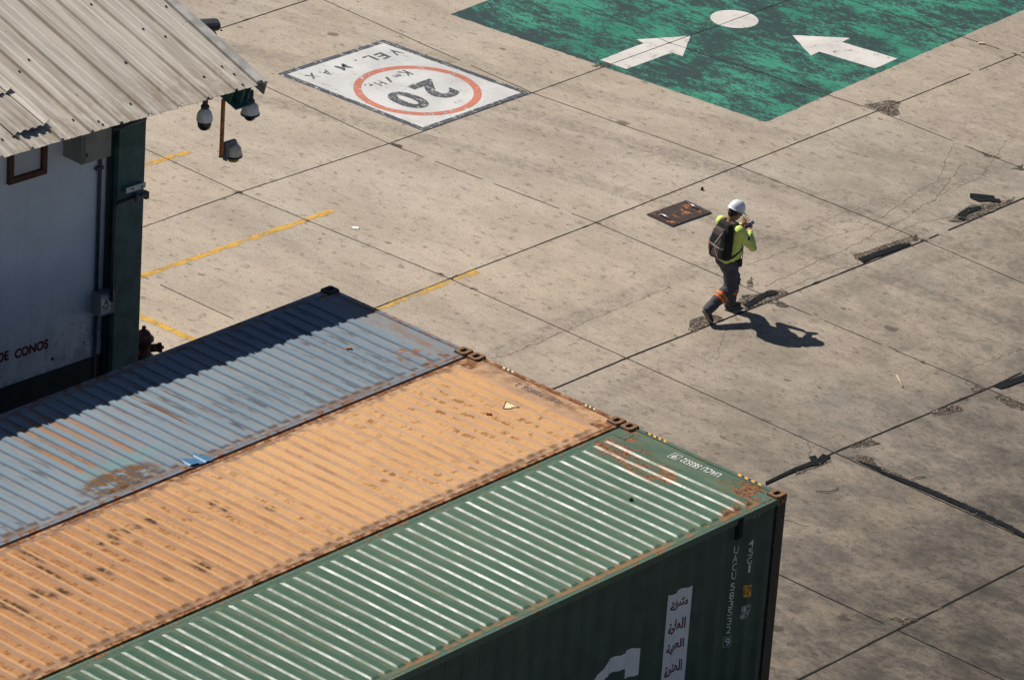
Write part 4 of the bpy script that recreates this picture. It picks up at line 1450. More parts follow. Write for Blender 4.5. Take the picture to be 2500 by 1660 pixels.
# blue tape repair on the blue roof
mb = MB()
for pts in ([(1015, 325), (1170, 300), (1195, 330), (1060, 360)], [(1085, 290), (1110, 295), (1130, 345), (1100, 350)]):
    w = [lp(BLUE, 0 + a / 2.306, 980 + b / 2.306, 2.885) for a, b in pts]
    mb.flat(w, 2.88 + 0.0015 * len(mb.bm.faces))
conform_roof(mb, -0.44, 0.006)
mb.build('tape_repair', MAT['blue_tape'], BLUE)

# lettering, stickers and banner on the long green side: laid over the corrugation
YS = -0.0045


def conform(mb):
    xs = [v.co.x for v in mb.bm.verts]
    for b in BREAKS:
        if min(xs) < b < max(xs):
            bmesh.ops.bisect_plane(mb.bm, geom=list(mb.bm.verts) + list(mb.bm.edges) + list(mb.bm.faces), plane_co=(b, 0, 0), plane_no=(1, 0, 0))
    for v in mb.bm.verts: v.co.y = 0.014 + wall_off(v.co.x) + v.co.y
    for f in mb.bm.faces:
        f.normal_update()
        if f.normal.y > 0: f.normal_flip()


def side_pt(u, v): return bp(u, v, 0.02, 1)


def side_glyph(mb, s, u, v, w, h, y=YS):
    c = side_pt(u, v)
    add_text(mb, s, (c.x - w / 2, y, c.z - h / 2), (w, 0, 0), (0, 0, h), (0, -1, 0), bold=0.005)


def frame_box(mb, u, v, w, h, t=0.008):
    c = side_pt(u, v)
    for (x0, x1, z0, z1) in ((c.x - w / 2, c.x + w / 2, c.z + h / 2 - t, c.z + h / 2), (c.x - w / 2, c.x + w / 2, c.z - h / 2, c.z - h / 2 + t),
                             (c.x - w / 2, c.x - w / 2 + t, c.z - h / 2 + t, c.z + h / 2 - t), (c.x + w / 2 - t, c.x + w / 2, c.z - h / 2 + t, c.z + h / 2 - t)):
        mb.quad((x0, YS, z0), (x1, YS, z0), (x1, YS, z1), (x0, YS, z1))


mb = MB()
sc = 5.227
for s, u, v in (('U', 298, 217), ('A', 284, 330), ('C', 277, 437), ('U', 268, 543)):
    side_glyph(mb, s, 1740 + u / sc, 1300 + v / sc, 0.056, 0.096)
conform(mb); mb.build('lettering', MAT['white_letter'], GREEN); mb = MB()
for s, u, v in (('5', 252, 687), ('8', 241, 800), ('3', 231, 908), ('5', 219, 1012), ('3', 211, 1125), ('2', 200, 1235)):
    side_glyph(mb, s, 1740 + u / sc, 1300 + v / sc, 0.056, 0.096)
conform(mb); mb.build('lettering', MAT['white_letter'], GREEN); mb = MB()
side_glyph(mb, '9', 1740 + 188 / sc, 1300 + 1388 / sc, 0.062, 0.098)
frame_box(mb, 1740 + 188 / sc, 1300 + 1388 / sc, 0.105, 0.135, 0.004)
conform(mb); mb.build('lettering', MAT['white_letter'], GREEN); mb = MB()
for s, u, v in (('4', 493, 130), ('5', 483, 243), ('G', 472, 352), ('1', 464, 457)):
    side_glyph(mb, s, 1740 + u / sc, 1300 + v / sc, 0.058 if s != '1' else 0.026, 0.096)
conform(mb); mb.build('lettering', MAT['white_letter'], GREEN); mb = MB()
side_glyph(mb, 'C', 1740 + 430 / sc, 1300 + 968 / sc, 0.062, 0.06)
side_glyph(mb, '87', 1740 + 410 / sc, 1300 + 1062 / sc, 0.11, 0.06)
side_glyph(mb, 'i', 1740 + 394 / sc, 1300 + 978 / sc, 0.012, 0.05)


frame_box(mb, 1740 + 436 / sc, 1300 + 966 / sc, 0.095, 0.10)
frame_box(mb, 1740 + 398 / sc, 1300 + 980 / sc, 0.035, 0.09, 0.005)
conform(mb)
mb.build('lettering', MAT['white_letter'], GREEN)


def side_patch(poly, mat, name, y=YS):
    mb = MB()
    pts = [side_pt(u, v) for u, v in poly]
    f = mb.bm.faces.new([mb.bm.verts.new((p.x, y, p.z)) for p in pts])
    conform(mb)
    return mb.build(name, mat, GREEN)


side_patch(crop([(410, 680), (490, 655), (478, 805), (400, 828)], 1740, 1300, sc), MAT['yellow_sticker'], 'height_sticker', -0.003)
mb = MB()
side_glyph(mb, '2.9m', 1740 + 448 / sc, 1300 + 708 / sc, 0.12, 0.060, -0.0055)
side_glyph(mb, "9'6\"", 1740 + 432 / sc, 1300 + 775 / sc, 0.10, 0.060, -0.0055)
conform(mb); mb.build('sticker_print', MAT['black_print'], GREEN)
side_patch(crop([(528, 830), (545, 800), (580, 790), (582, 850), (550, 885), (530, 870)], 1740, 1300, sc), MAT['teal_chip'], 'paint_chip', -0.003)
# white banner with four Arabic words
bq = [side_pt(*crop([p], 1600, 1400, 6.03)[0]) for p in ((210, 315), (548, 172), (412, 1620), (85, 1660))]
xb0, xb1 = 0.5 * (bq[0].x + bq[3].x), 0.5 * (bq[1].x + bq[2].x)
zb1, zb0 = 0.5 * (bq[0].z + bq[1].z), bq[2].z - 0.12
mb = MB()
mb.quad((xb0, -0.003, zb0), (xb1, -0.003, zb0), (xb1, -0.003, zb1), (xb0, -0.003, zb1))
conform(mb); mb.build('banner', MAT['banner'], GREEN)
words = ['\ufeb7\ufeae\ufedb\ufe94', '\ufe8d\ufedf\ufee4\ufefc\ufea3\ufe94', '\ufe8d\ufedf\ufecc\ufeae\ufe91\ufef4\ufe94', '\ufe8d\ufedf\ufee4\ufe98\ufea4\ufeaa\ufe93']
for k, wd in enumerate(words):
    mb = MB()
    (u, v) = ((342, 455), (312, 765), (285, 1080), (258, 1390))[k]
    c = side_pt(*crop([(u, v)], 1600, 1400, 6.03)[0])
    ww, h = (xb1 - xb0) * 0.74, 0.155
    # glyphs are stored in reading order; mirror the order so the word runs right to left
    add_text(mb, wd[::-1], (c.x - ww / 2, -0.0055, c.z - h / 2), (ww, 0, 0), (0, 0, h), (0, -1, 0), bold=0.028)
    conform(mb); mb.build('banner_lettering', MAT['red_letter'], GREEN)
# faded rectangle where a sign used to be, and the large white letter below
side_patch(crop([(980, 830), (1078, 765), (1050, 1030), (962, 1080)], 1400, 1180, 3.266), MAT['patch_green'], 'faded_patch', -0.002)
mb = MB()
cC = side_pt(*crop([(345, 1420)], 1400, 1180, 3.266)[0])
tl, tr = side_pt(*crop([(170, 1480)], 1400, 1180, 3.266)[0]), side_pt(*crop([(512, 1300)], 1400, 1180, 3.266)[0])
wC = tr.x - tl.x + 0.10
zt_ = tr.z
hC = wC * 1.30
# a slab-sided letter C with squared, notched terminals
o_, t_ = [], 0.17 * wC / 0.62
x0, x1, z1, z0 = tl.x - 0.06, tl.x - 0.06 + wC, zt_, zt_ - hC
t_ = wC * 0.24
cut = wC * 0.34
outer = [(x1, z1 - hC * .34), (x1, z1 - hC * .02), (x1 - t_ * .5, z1), (x0 + cut, z1), (x0, z1 - cut), (x0, z0 + cut), (x0 + cut, z0), (x1 - cut * .4, z0), (x1, z0 + cut * .4), (x1, z0 + hC * .34)]
inner = [(x1 - t_, z0 + hC * .34), (x1 - t_, z0 + t_ * 1.3), (x1 - t_ * 1.3, z0 + t_), (x0 + t_ * 1.25, z0 + t_), (x0 + t_, z0 + t_ * 1.25), (x0 + t_, z1 - t_ * 1.25), (x0 + t_ * 1.25, z1 - t_), (x1 - t_ * 1.3, z1 - t_), (x1 - t_, z1 - t_ * 1.3), (x1 - t_, z1 - hC * .34)]
for k in range(9):
    a, b, c, d = outer[k], outer[k + 1], inner[8 - k], inner[9 - k]
    mb.quad((a[0], YS, a[1]), (b[0], YS, b[1]), (c[0], YS, c[1]), (d[0], YS, d[1]))
bmesh.ops.remove_doubles(mb.bm, verts=mb.bm.verts, dist=1e-5)
conform(mb); mb.build('large_letter', MAT['banner'], GREEN)
# yellow dashes near the top corner, and the dark vent cover
for (a, b) in ((1650, 1120), (1725, 1105)):
    mb = MB(); p = side_pt(*c2((a, b)))
    mb.quad((p.x - 0.03, YS, p.z - 0.045), (p.x + 0.045, YS, p.z - 0.03), (p.x + 0.075, YS, p.z + 0.045), (p.x + 0.01, YS, p.z + 0.03))
    conform(mb); mb.build('warning_dash', MAT['yellow_sticker'], GREEN)
mb = MB()
p = side_pt(*c2((1495, 1260)))
mb.box((p.x, 0.012, p.z), (0.10, 0.045, 0.26), bevel=0.008)
mb.box((p.x, -0.014, p.z), (0.07, 0.012, 0.20), bevel=0.004)
mb.build('vent_cover', MAT['dark'], GREEN)


def on_roof(name, root, u, v, z, size, mat, lab, cat, rz=0.0):
    p = bp(u, v, z)
    mb = MB()
    mb.box((p.x, p.y, z + size[2] / 2), size, Matrix.Rotation(rz, 3, 'Z'), min(size) * 0.25)
    mb.box((p.x + 0.3 * size[0] * math.cos(rz), p.y + 0.3 * size[0] * math.sin(rz), z + size[2] * .8), (size[0] * .3, size[1] * 1.6, size[2] * 1.2), Matrix.Rotation(rz, 3, 'Z'), min(size) * 0.25)
    tag(mb.build(name, mat), lab, cat)


on_roof('orange_peg', BLUE, *crop([(600, 757)], 700, 660, 3.937)[0], 2.886, (0.07, 0.02, 0.018), MAT['peg'], 'small orange peg lying on the blue container roof', 'peg', R(-45))
on_roof('orange_peg', ORANGE, *c1_((543, 780)), 2.886, (0.07, 0.02, 0.018), MAT['peg'], 'small orange peg lying on the orange container roof', 'peg', R(-50))
on_roof('dark_pebble', GREEN, *c2((350, 962)), 2.886, (0.04, 0.03, 0.02), MAT['sealant'], 'dark pebble on the green container roof', 'pebble', R(-20))

# ================================================================ BUILDING
BR = -0.045
BO = Vector((-0.545, 10.2, 0))
e1 = Vector((math.cos(BR), math.sin(BR), 0)); e2 = Vector((-math.sin(BR), math.cos(BR), 0))
BLD = empty('warehouse_building', BO, BR)
tag(BLD, 'white walled building with ribbed metal roof and dark green corner column', 'building')


def bl(u, v, yoff):
    """photo pixel -> building coordinates on the plane y' = yoff"""
    d = Vector(np.array([(u - 1250) / FPX, (v - 830) / FPX, 1.0]) @ ROT)
    c = Vector(CPOS)
    t = (yoff - (c - BO).dot(e2)) / d.dot(e2)
    p = c + d * t - BO
    return Vector((p.dot(e1), yoff, p.z))


def to_world(p): return BO + e1 * p[0] + e2 * p[1] + Vector((0, 0, p[2]))


WY = 0.16
WL, WD, WH = 12.0, 9.0, 5.6
PHI = math.atan(0.28)
SKT = bl(130, 903, WY).z
mb = MB()
# walls as a hollow box with thickness; the gable ends rise under the roof
mb.box((-WL / 2 - 0.02, WY + 0.1, (SKT + 5.05) / 2), (WL, 0.2, 5.05 - SKT))
for xx in (-0.13, -WL + 0.1):
    mb.prism([(WY + 0.2, 0.0), (WD, 0.0), (WD, 5.9), (WD / 2, 6.6), (WY + 0.2, 5.35)], xx - 0.1, xx + 0.1)
    # prism is built in (y, z) order: rotate the last prism verts into place
    vs = list(mb.bm.verts)[-10:]
    for v in vs: v.co = Vector((v.co.z, v.co.x, v.co.y))
mb.box((-WL / 2, WD + 0.1, 2.9), (WL, 0.2, 5.8))
bmesh.ops.recalc_face_normals(mb.bm, faces=mb.bm.faces)
mb.build('wall', MAT['plaster'], BLD)
mb = MB()
mb.box((-WL / 2 - 0.02, WY + 0.085, SKT / 2 - 0.001), (WL, 0.21, SKT))
mb.build('skirting', MAT['skirting'], BLD)
# corner column
cxl = bl(282, 640, 0.0).x
mb = MB()
mb.box((cxl / 2, 0.21, 2.5), (abs(cxl), 0.42, 5.0), bevel=0.006)
mb.build('column', MAT['green_column'], BLD)
mb = MB()
mb.box((cxl - 0.034, 0.12, 2.5), (0.066, 0.07, 5.0), bevel=0.004)
mb.build('column_flange', MAT['skirting'], BLD)

# roof sheets
EY = -1.57
EZ = 5.27
RIB = 0.457
rib0 = bl(571, 213, EY).x


def eave_b(a): return (-0.0205 * (a + 1.4)) / math.cos(PHI)


def roof_pt(a, b, h):
    return Vector((a, EY + b * math.cos(PHI) - h * math.sin(PHI), EZ + b * math.sin(PHI) + h * math.cos(PHI)))


def roof_profile(amin, amax):
    """(a, height) breakpoints: a tall rib every 0.457 m with two low swages between"""
    pts = [(amin, 0.0)]
    k = math.floor((amin - rib0) / RIB) - 1
    while rib0 + k * RIB < amax + RIB:
        x = rib0 + k * RIB
        for dx, h in ((-0.010, 0), (-0.005, 0.044), (0.020, 0.044), (0.055, 0), (0.135, 0), (0.145, 0.006), (0.165, 0.006), (0.175, 0), (0.275, 0), (0.285, 0.006), (0.305, 0.006), (0.315, 0)):
            if amin < x + dx < amax: pts.append((x + dx, h))
        k += 1
    pts.append((amax, 0.0))
    return pts


AM = bl(624, 208, EY).x
prof = roof_profile(-WL - 0.3, AM)
LB = (WD / 2 + 0.2 - EY) / math.cos(PHI)
bm = bmesh.new()
nb = 26
rows = []
rw = random.Random(2)
for i in range(nb + 1):
    row = []
    for (a, h) in prof:
        b0 = eave_b(a)
        b = b0 + (LB - b0) * i / nb
        aa = a + (0.03 * b if a == prof[-1][0] else 0)
        hh = h + 0.004 * mnoise.noise(Vector((a * 0.9, b * 0.6, 1.0)))
        if i == 0: hh += 0.006 * mnoise.noise(Vector((a * 9, 0, 2.0)))
        row.append(bm.verts.new(roof_pt(aa, b + (0.012 * mnoise.noise(Vector((a * 5, 3, 0))) if i == 0 else 0), hh)))
    rows.append(row)
for i in range(nb):
    for j in range(len(prof) - 1):
        bm.faces.new((rows[i][j], rows[i][j + 1], rows[i + 1][j + 1], rows[i + 1][j]))
# far slope down to the back wall
back = [bm.verts.new((v.co.x, 2 * (WD / 2 + 0.2) - EY, EZ)) for v in rows[-1]]
for j in range(len(prof) - 1): bm.faces.new((rows[-1][j], rows[-1][j + 1], back[j + 1], back[j]))
bmesh.ops.recalc_face_normals(bm, faces=bm.faces)
if bm.faces[0].normal.z < 0: bmesh.ops.reverse_faces(bm, faces=bm.faces)
bmesh.ops.solidify(bm, geom=list(bm.faces), thickness=0.006)
me = bpy.data.meshes.new('roof')
bm.to_mesh(me); bm.free()
ROOF = link_mesh('roof', me, MAT['roof_sheet'], BLD)
# flashing along the verge: dark gap, cap strip, turned down lip
mb = MB()
def verge(a0, a1, h0, h1, b0, b1, mi=0):
    p = [roof_pt(a0 + 0.03 * b0, b0, h0), roof_pt(a1 + 0.03 * b0, b0, h0), roof_pt(a1 + 0.03 * b1, b1, h0), roof_pt(a0 + 0.03 * b1, b1, h0)]
    q = [roof_pt(a0 + 0.03 * b0, b0, h1), roof_pt(a1 + 0.03 * b0, b0, h1), roof_pt(a1 + 0.03 * b1, b1, h1), roof_pt(a0 + 0.03 * b1, b1, h1)]
    vs = [mb.bm.verts.new(x) for x in p + q]
    for f in ((4, 5, 6, 7), (3, 2, 1, 0), (0, 1, 5, 4), (1, 2, 6, 5), (2, 3, 7, 6), (3, 0, 4, 7)):
        mb.bm.faces.new([vs[i] for i in f]).material_index = mi
verge(AM + 0.012, AM + 0.10, -0.01, 0.030, 0.0, LB)
verge(AM + 0.10, AM + 0.155, -0.02, 0.018, -0.03, LB)
verge(AM + 0.155, AM + 0.175, -0.19, 0.010, -0.03, LB)
bmesh.ops.recalc_face_normals(mb.bm, faces=mb.bm.faces)
mb.build('flashing', MAT['roof_trim'], ROOF)

# two short corrugated overlay sheets lapped on top of the roof
def overlay(u, v, width, b_len, name):
    p = bl(u, v, -1.0)
    # solve for the slope distance whose line of sight passes through (u, v) on the roof plane
    best = None
    for k in range(0, 400):
        b = k * 0.01
        q = roof_pt(0, b, 0.05)
        s = bl(u, v, q.y)
        e = s.z - q.z
        if best is None or abs(e) < best[0]: best = (abs(e), b, s.x)
    b0, aR = best[1], best[2]
    bm = bmesh.new()
    ps = [(-width, 0.030), (-width + .03, 0.075)]
    a = -width + 0.06
    while a < -0.10:
        ps += [(a, 0.072), (a + .012, 0.050), (a + .05, 0.050), (a + .062, 0.072)]
        a += 0.115
    ps += [(-0.07, 0.072), (-0.035, 0.09), (0.0, 0.125)]
    for i, b in enumerate((b0, b0 + b_len)):
        for (x, h) in ps: bm.verts.new(roof_pt(aR + x, b, h * (1 if i == 0 else 0.6)))
    bm.verts.ensure_lookup_table()
    n = len(ps)
    for j in range(n - 1): bm.faces.new((bm.verts[j], bm.verts[j + 1], bm.verts[n + j + 1], bm.verts[n + j]))
    bmesh.ops.recalc_face_normals(bm, faces=bm.faces)
    if bm.faces[0].normal.z < 0: bmesh.ops.reverse_faces(bm, faces=bm.faces)
    bmesh.ops.solidify(bm, geom=list(bm.faces), thickness=0.008)
    me = bpy.data.meshes.new(name)
    bm.to_mesh(me); bm.free()
    return link_mesh(name, me, MAT['roof_sheet'], ROOF)


overlay(118, 303, 0.52, 0.85, 'overlay_sheet')
overlay(26, 224, 0.52, 1.6, 'overlay_sheet')
# screws with their dark washers
for (u, v) in ((250, 305), (178, 293), (318, 255), (497, 188), (571, 182), (592, 208), (541, 163), (405, 17), (403, 90), (222, 11), (306, 153), (70, 147), (47, 176), (349, 72), (540, 75), (240, 298), (32, 335), (5, 342)):
    best = None
    for k in range(0, 700):
        b = k * 0.01
        q = roof_pt(0, b, 0.003)
        s = bl(u, v, q.y)
        if best is None or abs(s.z - q.z) < best[0]: best = (abs(s.z - q.z), b, s.x)
    c = roof_pt(best[2], best[1], 0.008)
    mb = MB(); mb.box(c, (0.026, 0.026, 0.014), Matrix.Rotation(PHI, 3, 'X'), 0.004)
    mb.build('roof_screw', MAT['cast_dark'], ROOF)

# rafter end of the verge, dark green steel
ra_l = bl(573.5, 266, EY + 0.16); ra_r = bl(612, 258, EY + 0.16)
mb = MB()
def rafter(x0, x1, h0, h1, b0, b1):
    vs = [mb.bm.verts.new(roof_pt(x, b, h)) for b in (b0, b1) for x in (x0, x1) for h in (h0, h1)]
    for f in ((0, 1, 3, 2), (4, 6, 7, 5), (0, 2, 6, 4), (1, 5, 7, 3), (0, 4, 5, 1), (2, 3, 7, 6)):
        mb.bm.faces.new([vs[i] for i in f])
xl, xr = ra_l.x, ra_r.x
rafter(xl, xr, -0.385, -0.365, 0.04, LB * .95)
rafter(xl, xr, -0.055, -0.035, 0.04, LB * .95)
rafter(0.5 * (xl + xr) - 0.012, 0.5 * (xl + xr) + 0.012, -0.365, -0.055, 0.10, LB * .95)
rafter(xl - 0.0, xl + 0.012, -0.365, -0.055, 0.16, LB * .95)
rafter(xr - 0.012, xr, -0.365, -0.055, 0.12, LB * .95)
bmesh.ops.recalc_face_normals(mb.bm, faces=mb.bm.faces)
mb.build('rafter', MAT['green_steel'], BLD)
# eave purlin and a run of conduit under it
mb = MB()
mb.tube([bl(277, 318, -0.55), bl(356, 290, -0.55)], 0.022, 8)
mb.build('eave_conduit', MAT['conduit'], BLD)
mb = MB()
mb.box((-WL / 2 - 0.3, -0.6, EZ + 0.13), (WL - 0.8, 0.06, 0.12))
mb.build('purlin', MAT['green_steel'], BLD)

# window frame with its white panel
wf = [bl(u, v, WY - 0.03) for u, v in ((19, 452), (112, 426))]
x0, x1 = wf[0].x, wf[1].x
zb = wf[0].z
zt2 = zb + 1.0
fw = 0.075
mb = MB()
for (a, b, c, d) in ((x0, x1, zb, zb + fw), (x0, x0 + fw, zb + fw, zt2 - fw), (x1 - fw, x1, zb + fw, zt2 - fw), (x0, x1, zt2 - fw, zt2)):
    mb.box(((a + b) / 2, WY - 0.03, (c + d) / 2), (b - a, 0.06, d - c), bevel=0.006)
WIN = mb.build('window', MAT['window_wood'], BLD)
mb = MB()
mb.box(((x0 + x1) / 2, WY - 0.004, (zb + zt2) / 2), (x1 - x0 - 2 * fw - .004, 0.008, zt2 - zb - 2 * fw - .004))
mb.build('panel', MAT['window_panel'], WIN)
# conduits down the wall
bx = bl(240, 745, WY - 0.12)
mb = MB()
for (ua, va, ub, vb) in ((245, 390, 234, 720), (266, 385, 256, 715)):
    a, b = bl(ua, va, WY - 0.03), bl(ub, vb, WY - 0.03)
    mb.tube([(a.x, WY - 0.03, a.z + 0.6), (a.x, WY - 0.03, b.z)], 0.024, 8)
a = bl(234, 790, WY - 0.03)
mb.tube([(a.x, WY - 0.03, a.z + .1), (a.x, WY - 0.03, 0.0)], 0.024, 8)
for (u, v) in ((243, 411),):
    a = bl(u, v, WY - 0.04); mb.box((a.x, WY - 0.035, a.z), (0.12, 0.05, 0.05), bevel=0.006)
# bent pipe crossing the column front
pts = [bl(272, 735, -0.03), bl(276, 640, -0.03), bl(281, 520, -0.03), bl(283, 505, -0.03), bl(288, 499, -0.03), bl(297, 495, -0.03), bl(330, 484, -0.03), bl(356, 476, -0.03)]
mb.tube(pts, 0.026, 10)
p = bl(332, 482, -0.03); mb.box(p, (0.05, 0.07, 0.10), bevel=0.008)
mb.build('conduit', MAT['conduit'], BLD)
mb = MB()
p = bl(360, 478, -0.02)
mb.box((p.x, 0.02, p.z), (0.06, 0.09, 0.10), bevel=0.008)
mb.build('conduit_elbow', MAT['steel_dark'], BLD)
# white bracket plate bolted across the column
pa, pb = bl(311, 467, -0.07), bl(354, 451, -0.07)
mb = MB()
mb.box(((pa.x + pb.x) / 2, -0.065, (pa.z + pb.z) / 2), (pb.x - pa.x + .03, 0.010, 0.075), bevel=0.002)
brk = mb.build('bracket', MAT['white_plate'], BLD)
mb = MB()
mb.box(((pa.x + pb.x) / 2 - 0.02, -0.028, (pa.z + pb.z) / 2), (pb.x - pa.x, 0.060, 0.07), bevel=0.004)
mb.build('bracket_arm', MAT['green_steel'], brk)
for (u, v) in ((324, 462), (347, 456)):
    mb = MB(); p = bl(u, v, -0.072); mb.lathe([(0, 0.008), (0.012, 0.008), (0.012, 0)], p, 10, rot=Matrix.Rotation(R(90), 3, 'X'))
    mb.build('bolt', MAT['cast_dark'], brk)
# stencilled wall lettering
mb = MB()
def wall_word(s, ua, va, ub, vb, h):
    a, b = bl(ua, va, WY - 0.003), bl(ub, vb, WY - 0.003)
    add_text(mb, s, (a.x, WY - 0.003, a.z), (b.x - a.x, 0, 0), (0, 0, h), (0, -1, 0), bold=0.045)
k = 5.6
wall_word('DE', -30 / k, 780 + 600 / k, 118 / k, 780 + 590 / k, 0.135)
mb.build('lettering', MAT['red_letter'], BLD); mb = MB()
wall_word('CONOS', 200 / k, 780 + 545 / k, 660 / k, 780 + 408 / k, 0.135)
mb.build('lettering', MAT['red_letter'], BLD)
mb = MB()
p = bl(128, 876, WY)
mb.box((p.x, WY - 0.003, p.z), (0.035, 0.008, 0.035), Matrix.Rotation(R(35), 3, 'Y'))
mb.build('wall_hole', MAT['dark'], BLD)

# ---- things fixed to the building
# grey cabinet
cab = empty('electrical_cabinet', to_world(bl(232, 385, WY)), BR)
tag(cab, 'grey metal cabinet under the roof eave beside the green column', 'cabinet')
p_l, p_r = bl(199, 404, WY - 0.36), bl(271, 382, WY - 0.36)
cw = p_r.x - p_l.x; ch = 0.62
cp = bl(232, 385, WY)
lx = 0.5 * (p_l.x + p_r.x) - cp.x; lz = p_l.z - cp.z
mb = MB(); mb.box((lx, -0.18, lz + ch / 2), (cw, 0.36, ch), bevel=0.008); mb.build('body', MAT['cabinet'], cab)
mb = MB(); mb.box((lx + 0.012, -0.366, lz + ch / 2), (cw - 0.05, 0.012, ch - 0.04), bevel=0.004); dr = mb.build('door', MAT['cabinet'], cab)
mb = MB(); mb.box((lx - cw / 2 + 0.07, -0.376, lz + 0.12), (0.035, 0.012, 0.05), bevel=0.003); mb.build('latch', MAT['steel_dark'], dr)
# small electric box with danger sign
eb = empty('electrical_box', to_world(bl(258, 745, WY)), BR)
tag(eb, 'small grey electrical box with a white lightning warning sign low on the wall', 'electrical box')
po = bl(258, 745, WY)
k = 6.533
fl, fr_ = bl(200 + 275 / k, 700 + 490 / k, WY - 0.17), bl(200 + 515 / k, 700 + 440 / k, WY - 0.17)
ftop = bl(200 + 285 / k, 700 + 145 / k, WY - 0.17)
bw_, bh_ = fr_.x - fl.x, ftop.z - fl.z
bx_, bz_ = 0.5 * (fl.x + fr_.x) - po.x, 0.5 * (fl.z + ftop.z) - po.z
mb = MB(); mb.box((bx_, -0.085, bz_), (bw_, 0.17, bh_), bevel=0.006); mb.build('body', MAT['box_grey'], eb)
mb = MB(); mb.box((bx_ + bw_ * .40, -0.176, bz_ + 0.02), (0.03, 0.014, 0.018), bevel=0.002); mb.build('latch', MAT['steel_dark'], eb)
sw, sh = bw_ * 0.60, bh_ * 0.74
sx = bx_ - bw_ * 0.08
mb = MB(); mb.box((sx, -0.1725, bz_), (sw, 0.004, sh)); sg = mb.build('warning_sign', MAT['white_plate'], eb)
mb = MB()
yy = -0.176
def wq(x0, x1, z0, z1): mb.quad((sx + x0, yy, bz_ + z0), (sx + x1, yy, bz_ + z0), (sx + x1, yy, bz_ + z1), (sx + x0, yy, bz_ + z1))
A, B, Cc = (0, sh * .30), (-sw * .36, -sh * .16), (sw * .36, -sh * .16)
for (p, q) in ((A, B), (B, Cc), (Cc, A)):
    d = Vector((q[0] - p[0], q[1] - p[1])).normalized() * 0.008; n = Vector((-d.y, d.x))
    mb.quad((sx + p[0] + n.x, yy, bz_ + p[1] + n.y), (sx + q[0] + n.x, yy, bz_ + q[1] + n.y), (sx + q[0] - n.x, yy, bz_ + q[1] - n.y), (sx + p[0] - n.x, yy, bz_ + p[1] - n.y))
mb.quad((sx - .004, yy, bz_ + sh * .16), (sx + .012, yy, bz_ + sh * .16), (sx + .006, yy, bz_ + .0), (sx - .012, yy, bz_ + .0))
mb.quad((sx - .002, yy, bz_ + sh * .04), (sx + .010, yy, bz_ + sh * .04), (sx - .004, yy, bz_ - sh * .12), (sx - .006, yy, bz_ - sh * .12))
wq(-sw * .38, sw * .38, sh * .37, sh * .42)
for (a, z) in ((.20, -.24), (.34, -.32), (.40, -.40)): wq(-sw * a, sw * a, sh * (z - .02), sh * (z + .015))
for f in mb.bm.faces:
    f.normal_update()
    if f.normal.y > 0: f.normal_flip()
mb.build('warning_print', MAT['black_print'], sg)


# dome cameras
def dome_camera(top, R0, kind, label, tall, stem, arm=None):
    """top: world point of the shell's top; shell profile hangs below it"""
    root = empty('dome_camera', top)
    tag(root, label, 'security camera', 'dome cameras hanging under the eave')
    shell = MAT['cam_shell_tan'] if kind == 'tan' else MAT['cam_shell']
    mb = MB()
    if tall:
        h = R0 * 1.65
        mb.lathe([(0, 0), (R0 * .30, 0), (R0 * .34, -R0 * .10), (R0 * .62, -R0 * .28), (R0 * .84, -R0 * .62), (R0 * .96, -R0 * 1.05), (R0, -R0 * 1.45), (R0 * .98, -h), (R0 * .86, -h), (0, -h + .005)], seg=32)
    else:
        h = R0 * 1.35
        mb.lathe([(0, 0), (R0 * .35, 0), (R0 * .66, -R0 * .12), (R0 * .86, -R0 * .42), (R0 * .95, -R0 * .9), (R0 * 1.0, -R0 * 1.25), (R0 * 1.04, -h), (R0 * .7, -h), (0, -h + .005)], seg=32)
    mb.build('shell', shell, root)
    mb = MB()
    if tall:
        mb.lathe([(R0 * .86, -h + .01), (R0 * .86, -h - R0 * .40), (R0 * .80, -h - R0 * .75), (R0 * .58, -h - R0 * 1.08), (R0 * .28, -h - R0 * 1.24), (0, -h - R0 * 1.27)], seg=32)
    else:
        mb.lathe([(R0 * .70, -h + .01), (R0 * .69, -h - R0 * .25), (R0 * .58, -h - R0 * .56), (R0 * .32, -h - R0 * .78), (0, -h - R0 * .85)], seg=32)
    mb.build('dome', MAT['cam_dome'], root)
    if not tall:
        mb = MB()
        mb.lathe([(R0 * 1.05, -h + .012), (R0 * 1.06, -h - .010), (R0 * .72, -h - .016), (R0 * .72, -h + .004)], seg=32)
        mb.build('rim', MAT['dark'], root)
    if kind == 'tan':
        mb = MB()
        mb.lathe([(R0 * .71, -h - .016), (R0 * .725, -h - R0 * .30), (R0 * .64, -h - R0 * .58), (R0 * .54, -h - R0 * .68)], seg=32)
        mb.build('dome_ring', MAT['cam_ring'], root)
    mb = MB()
    if stem: mb.tube([(0, 0, -0.01), (0, 0, stem)], 0.034, 12); mb.lathe([(0.05, 0), (0.055, 0.02), (0.05, 0.04), (0.034, 0.045)], (0, 0, -0.005), 16)
    if arm:
        a = Vector(arm)
        d = a.normalized()
        mb.box(a * 0.5 + Vector((0, 0, 0.040)), (a.length + 0.05, 0.055, 0.055), Vector((1, 0, 0)).rotation_difference(d).to_matrix(), 0.006)
        mb.box((0, 0, 0.01), (0.07, 0.07, 0.05), bevel=0.008)
        mb.box(a + Vector((0, 0, -0.06)), (0.022, 0.07, 0.24), Vector((1, 0, 0)).rotation_difference(d).to_matrix(), 0.004)
    mb.build('mount', MAT['box_grey'] if arm else MAT['conduit'], root)
    return root


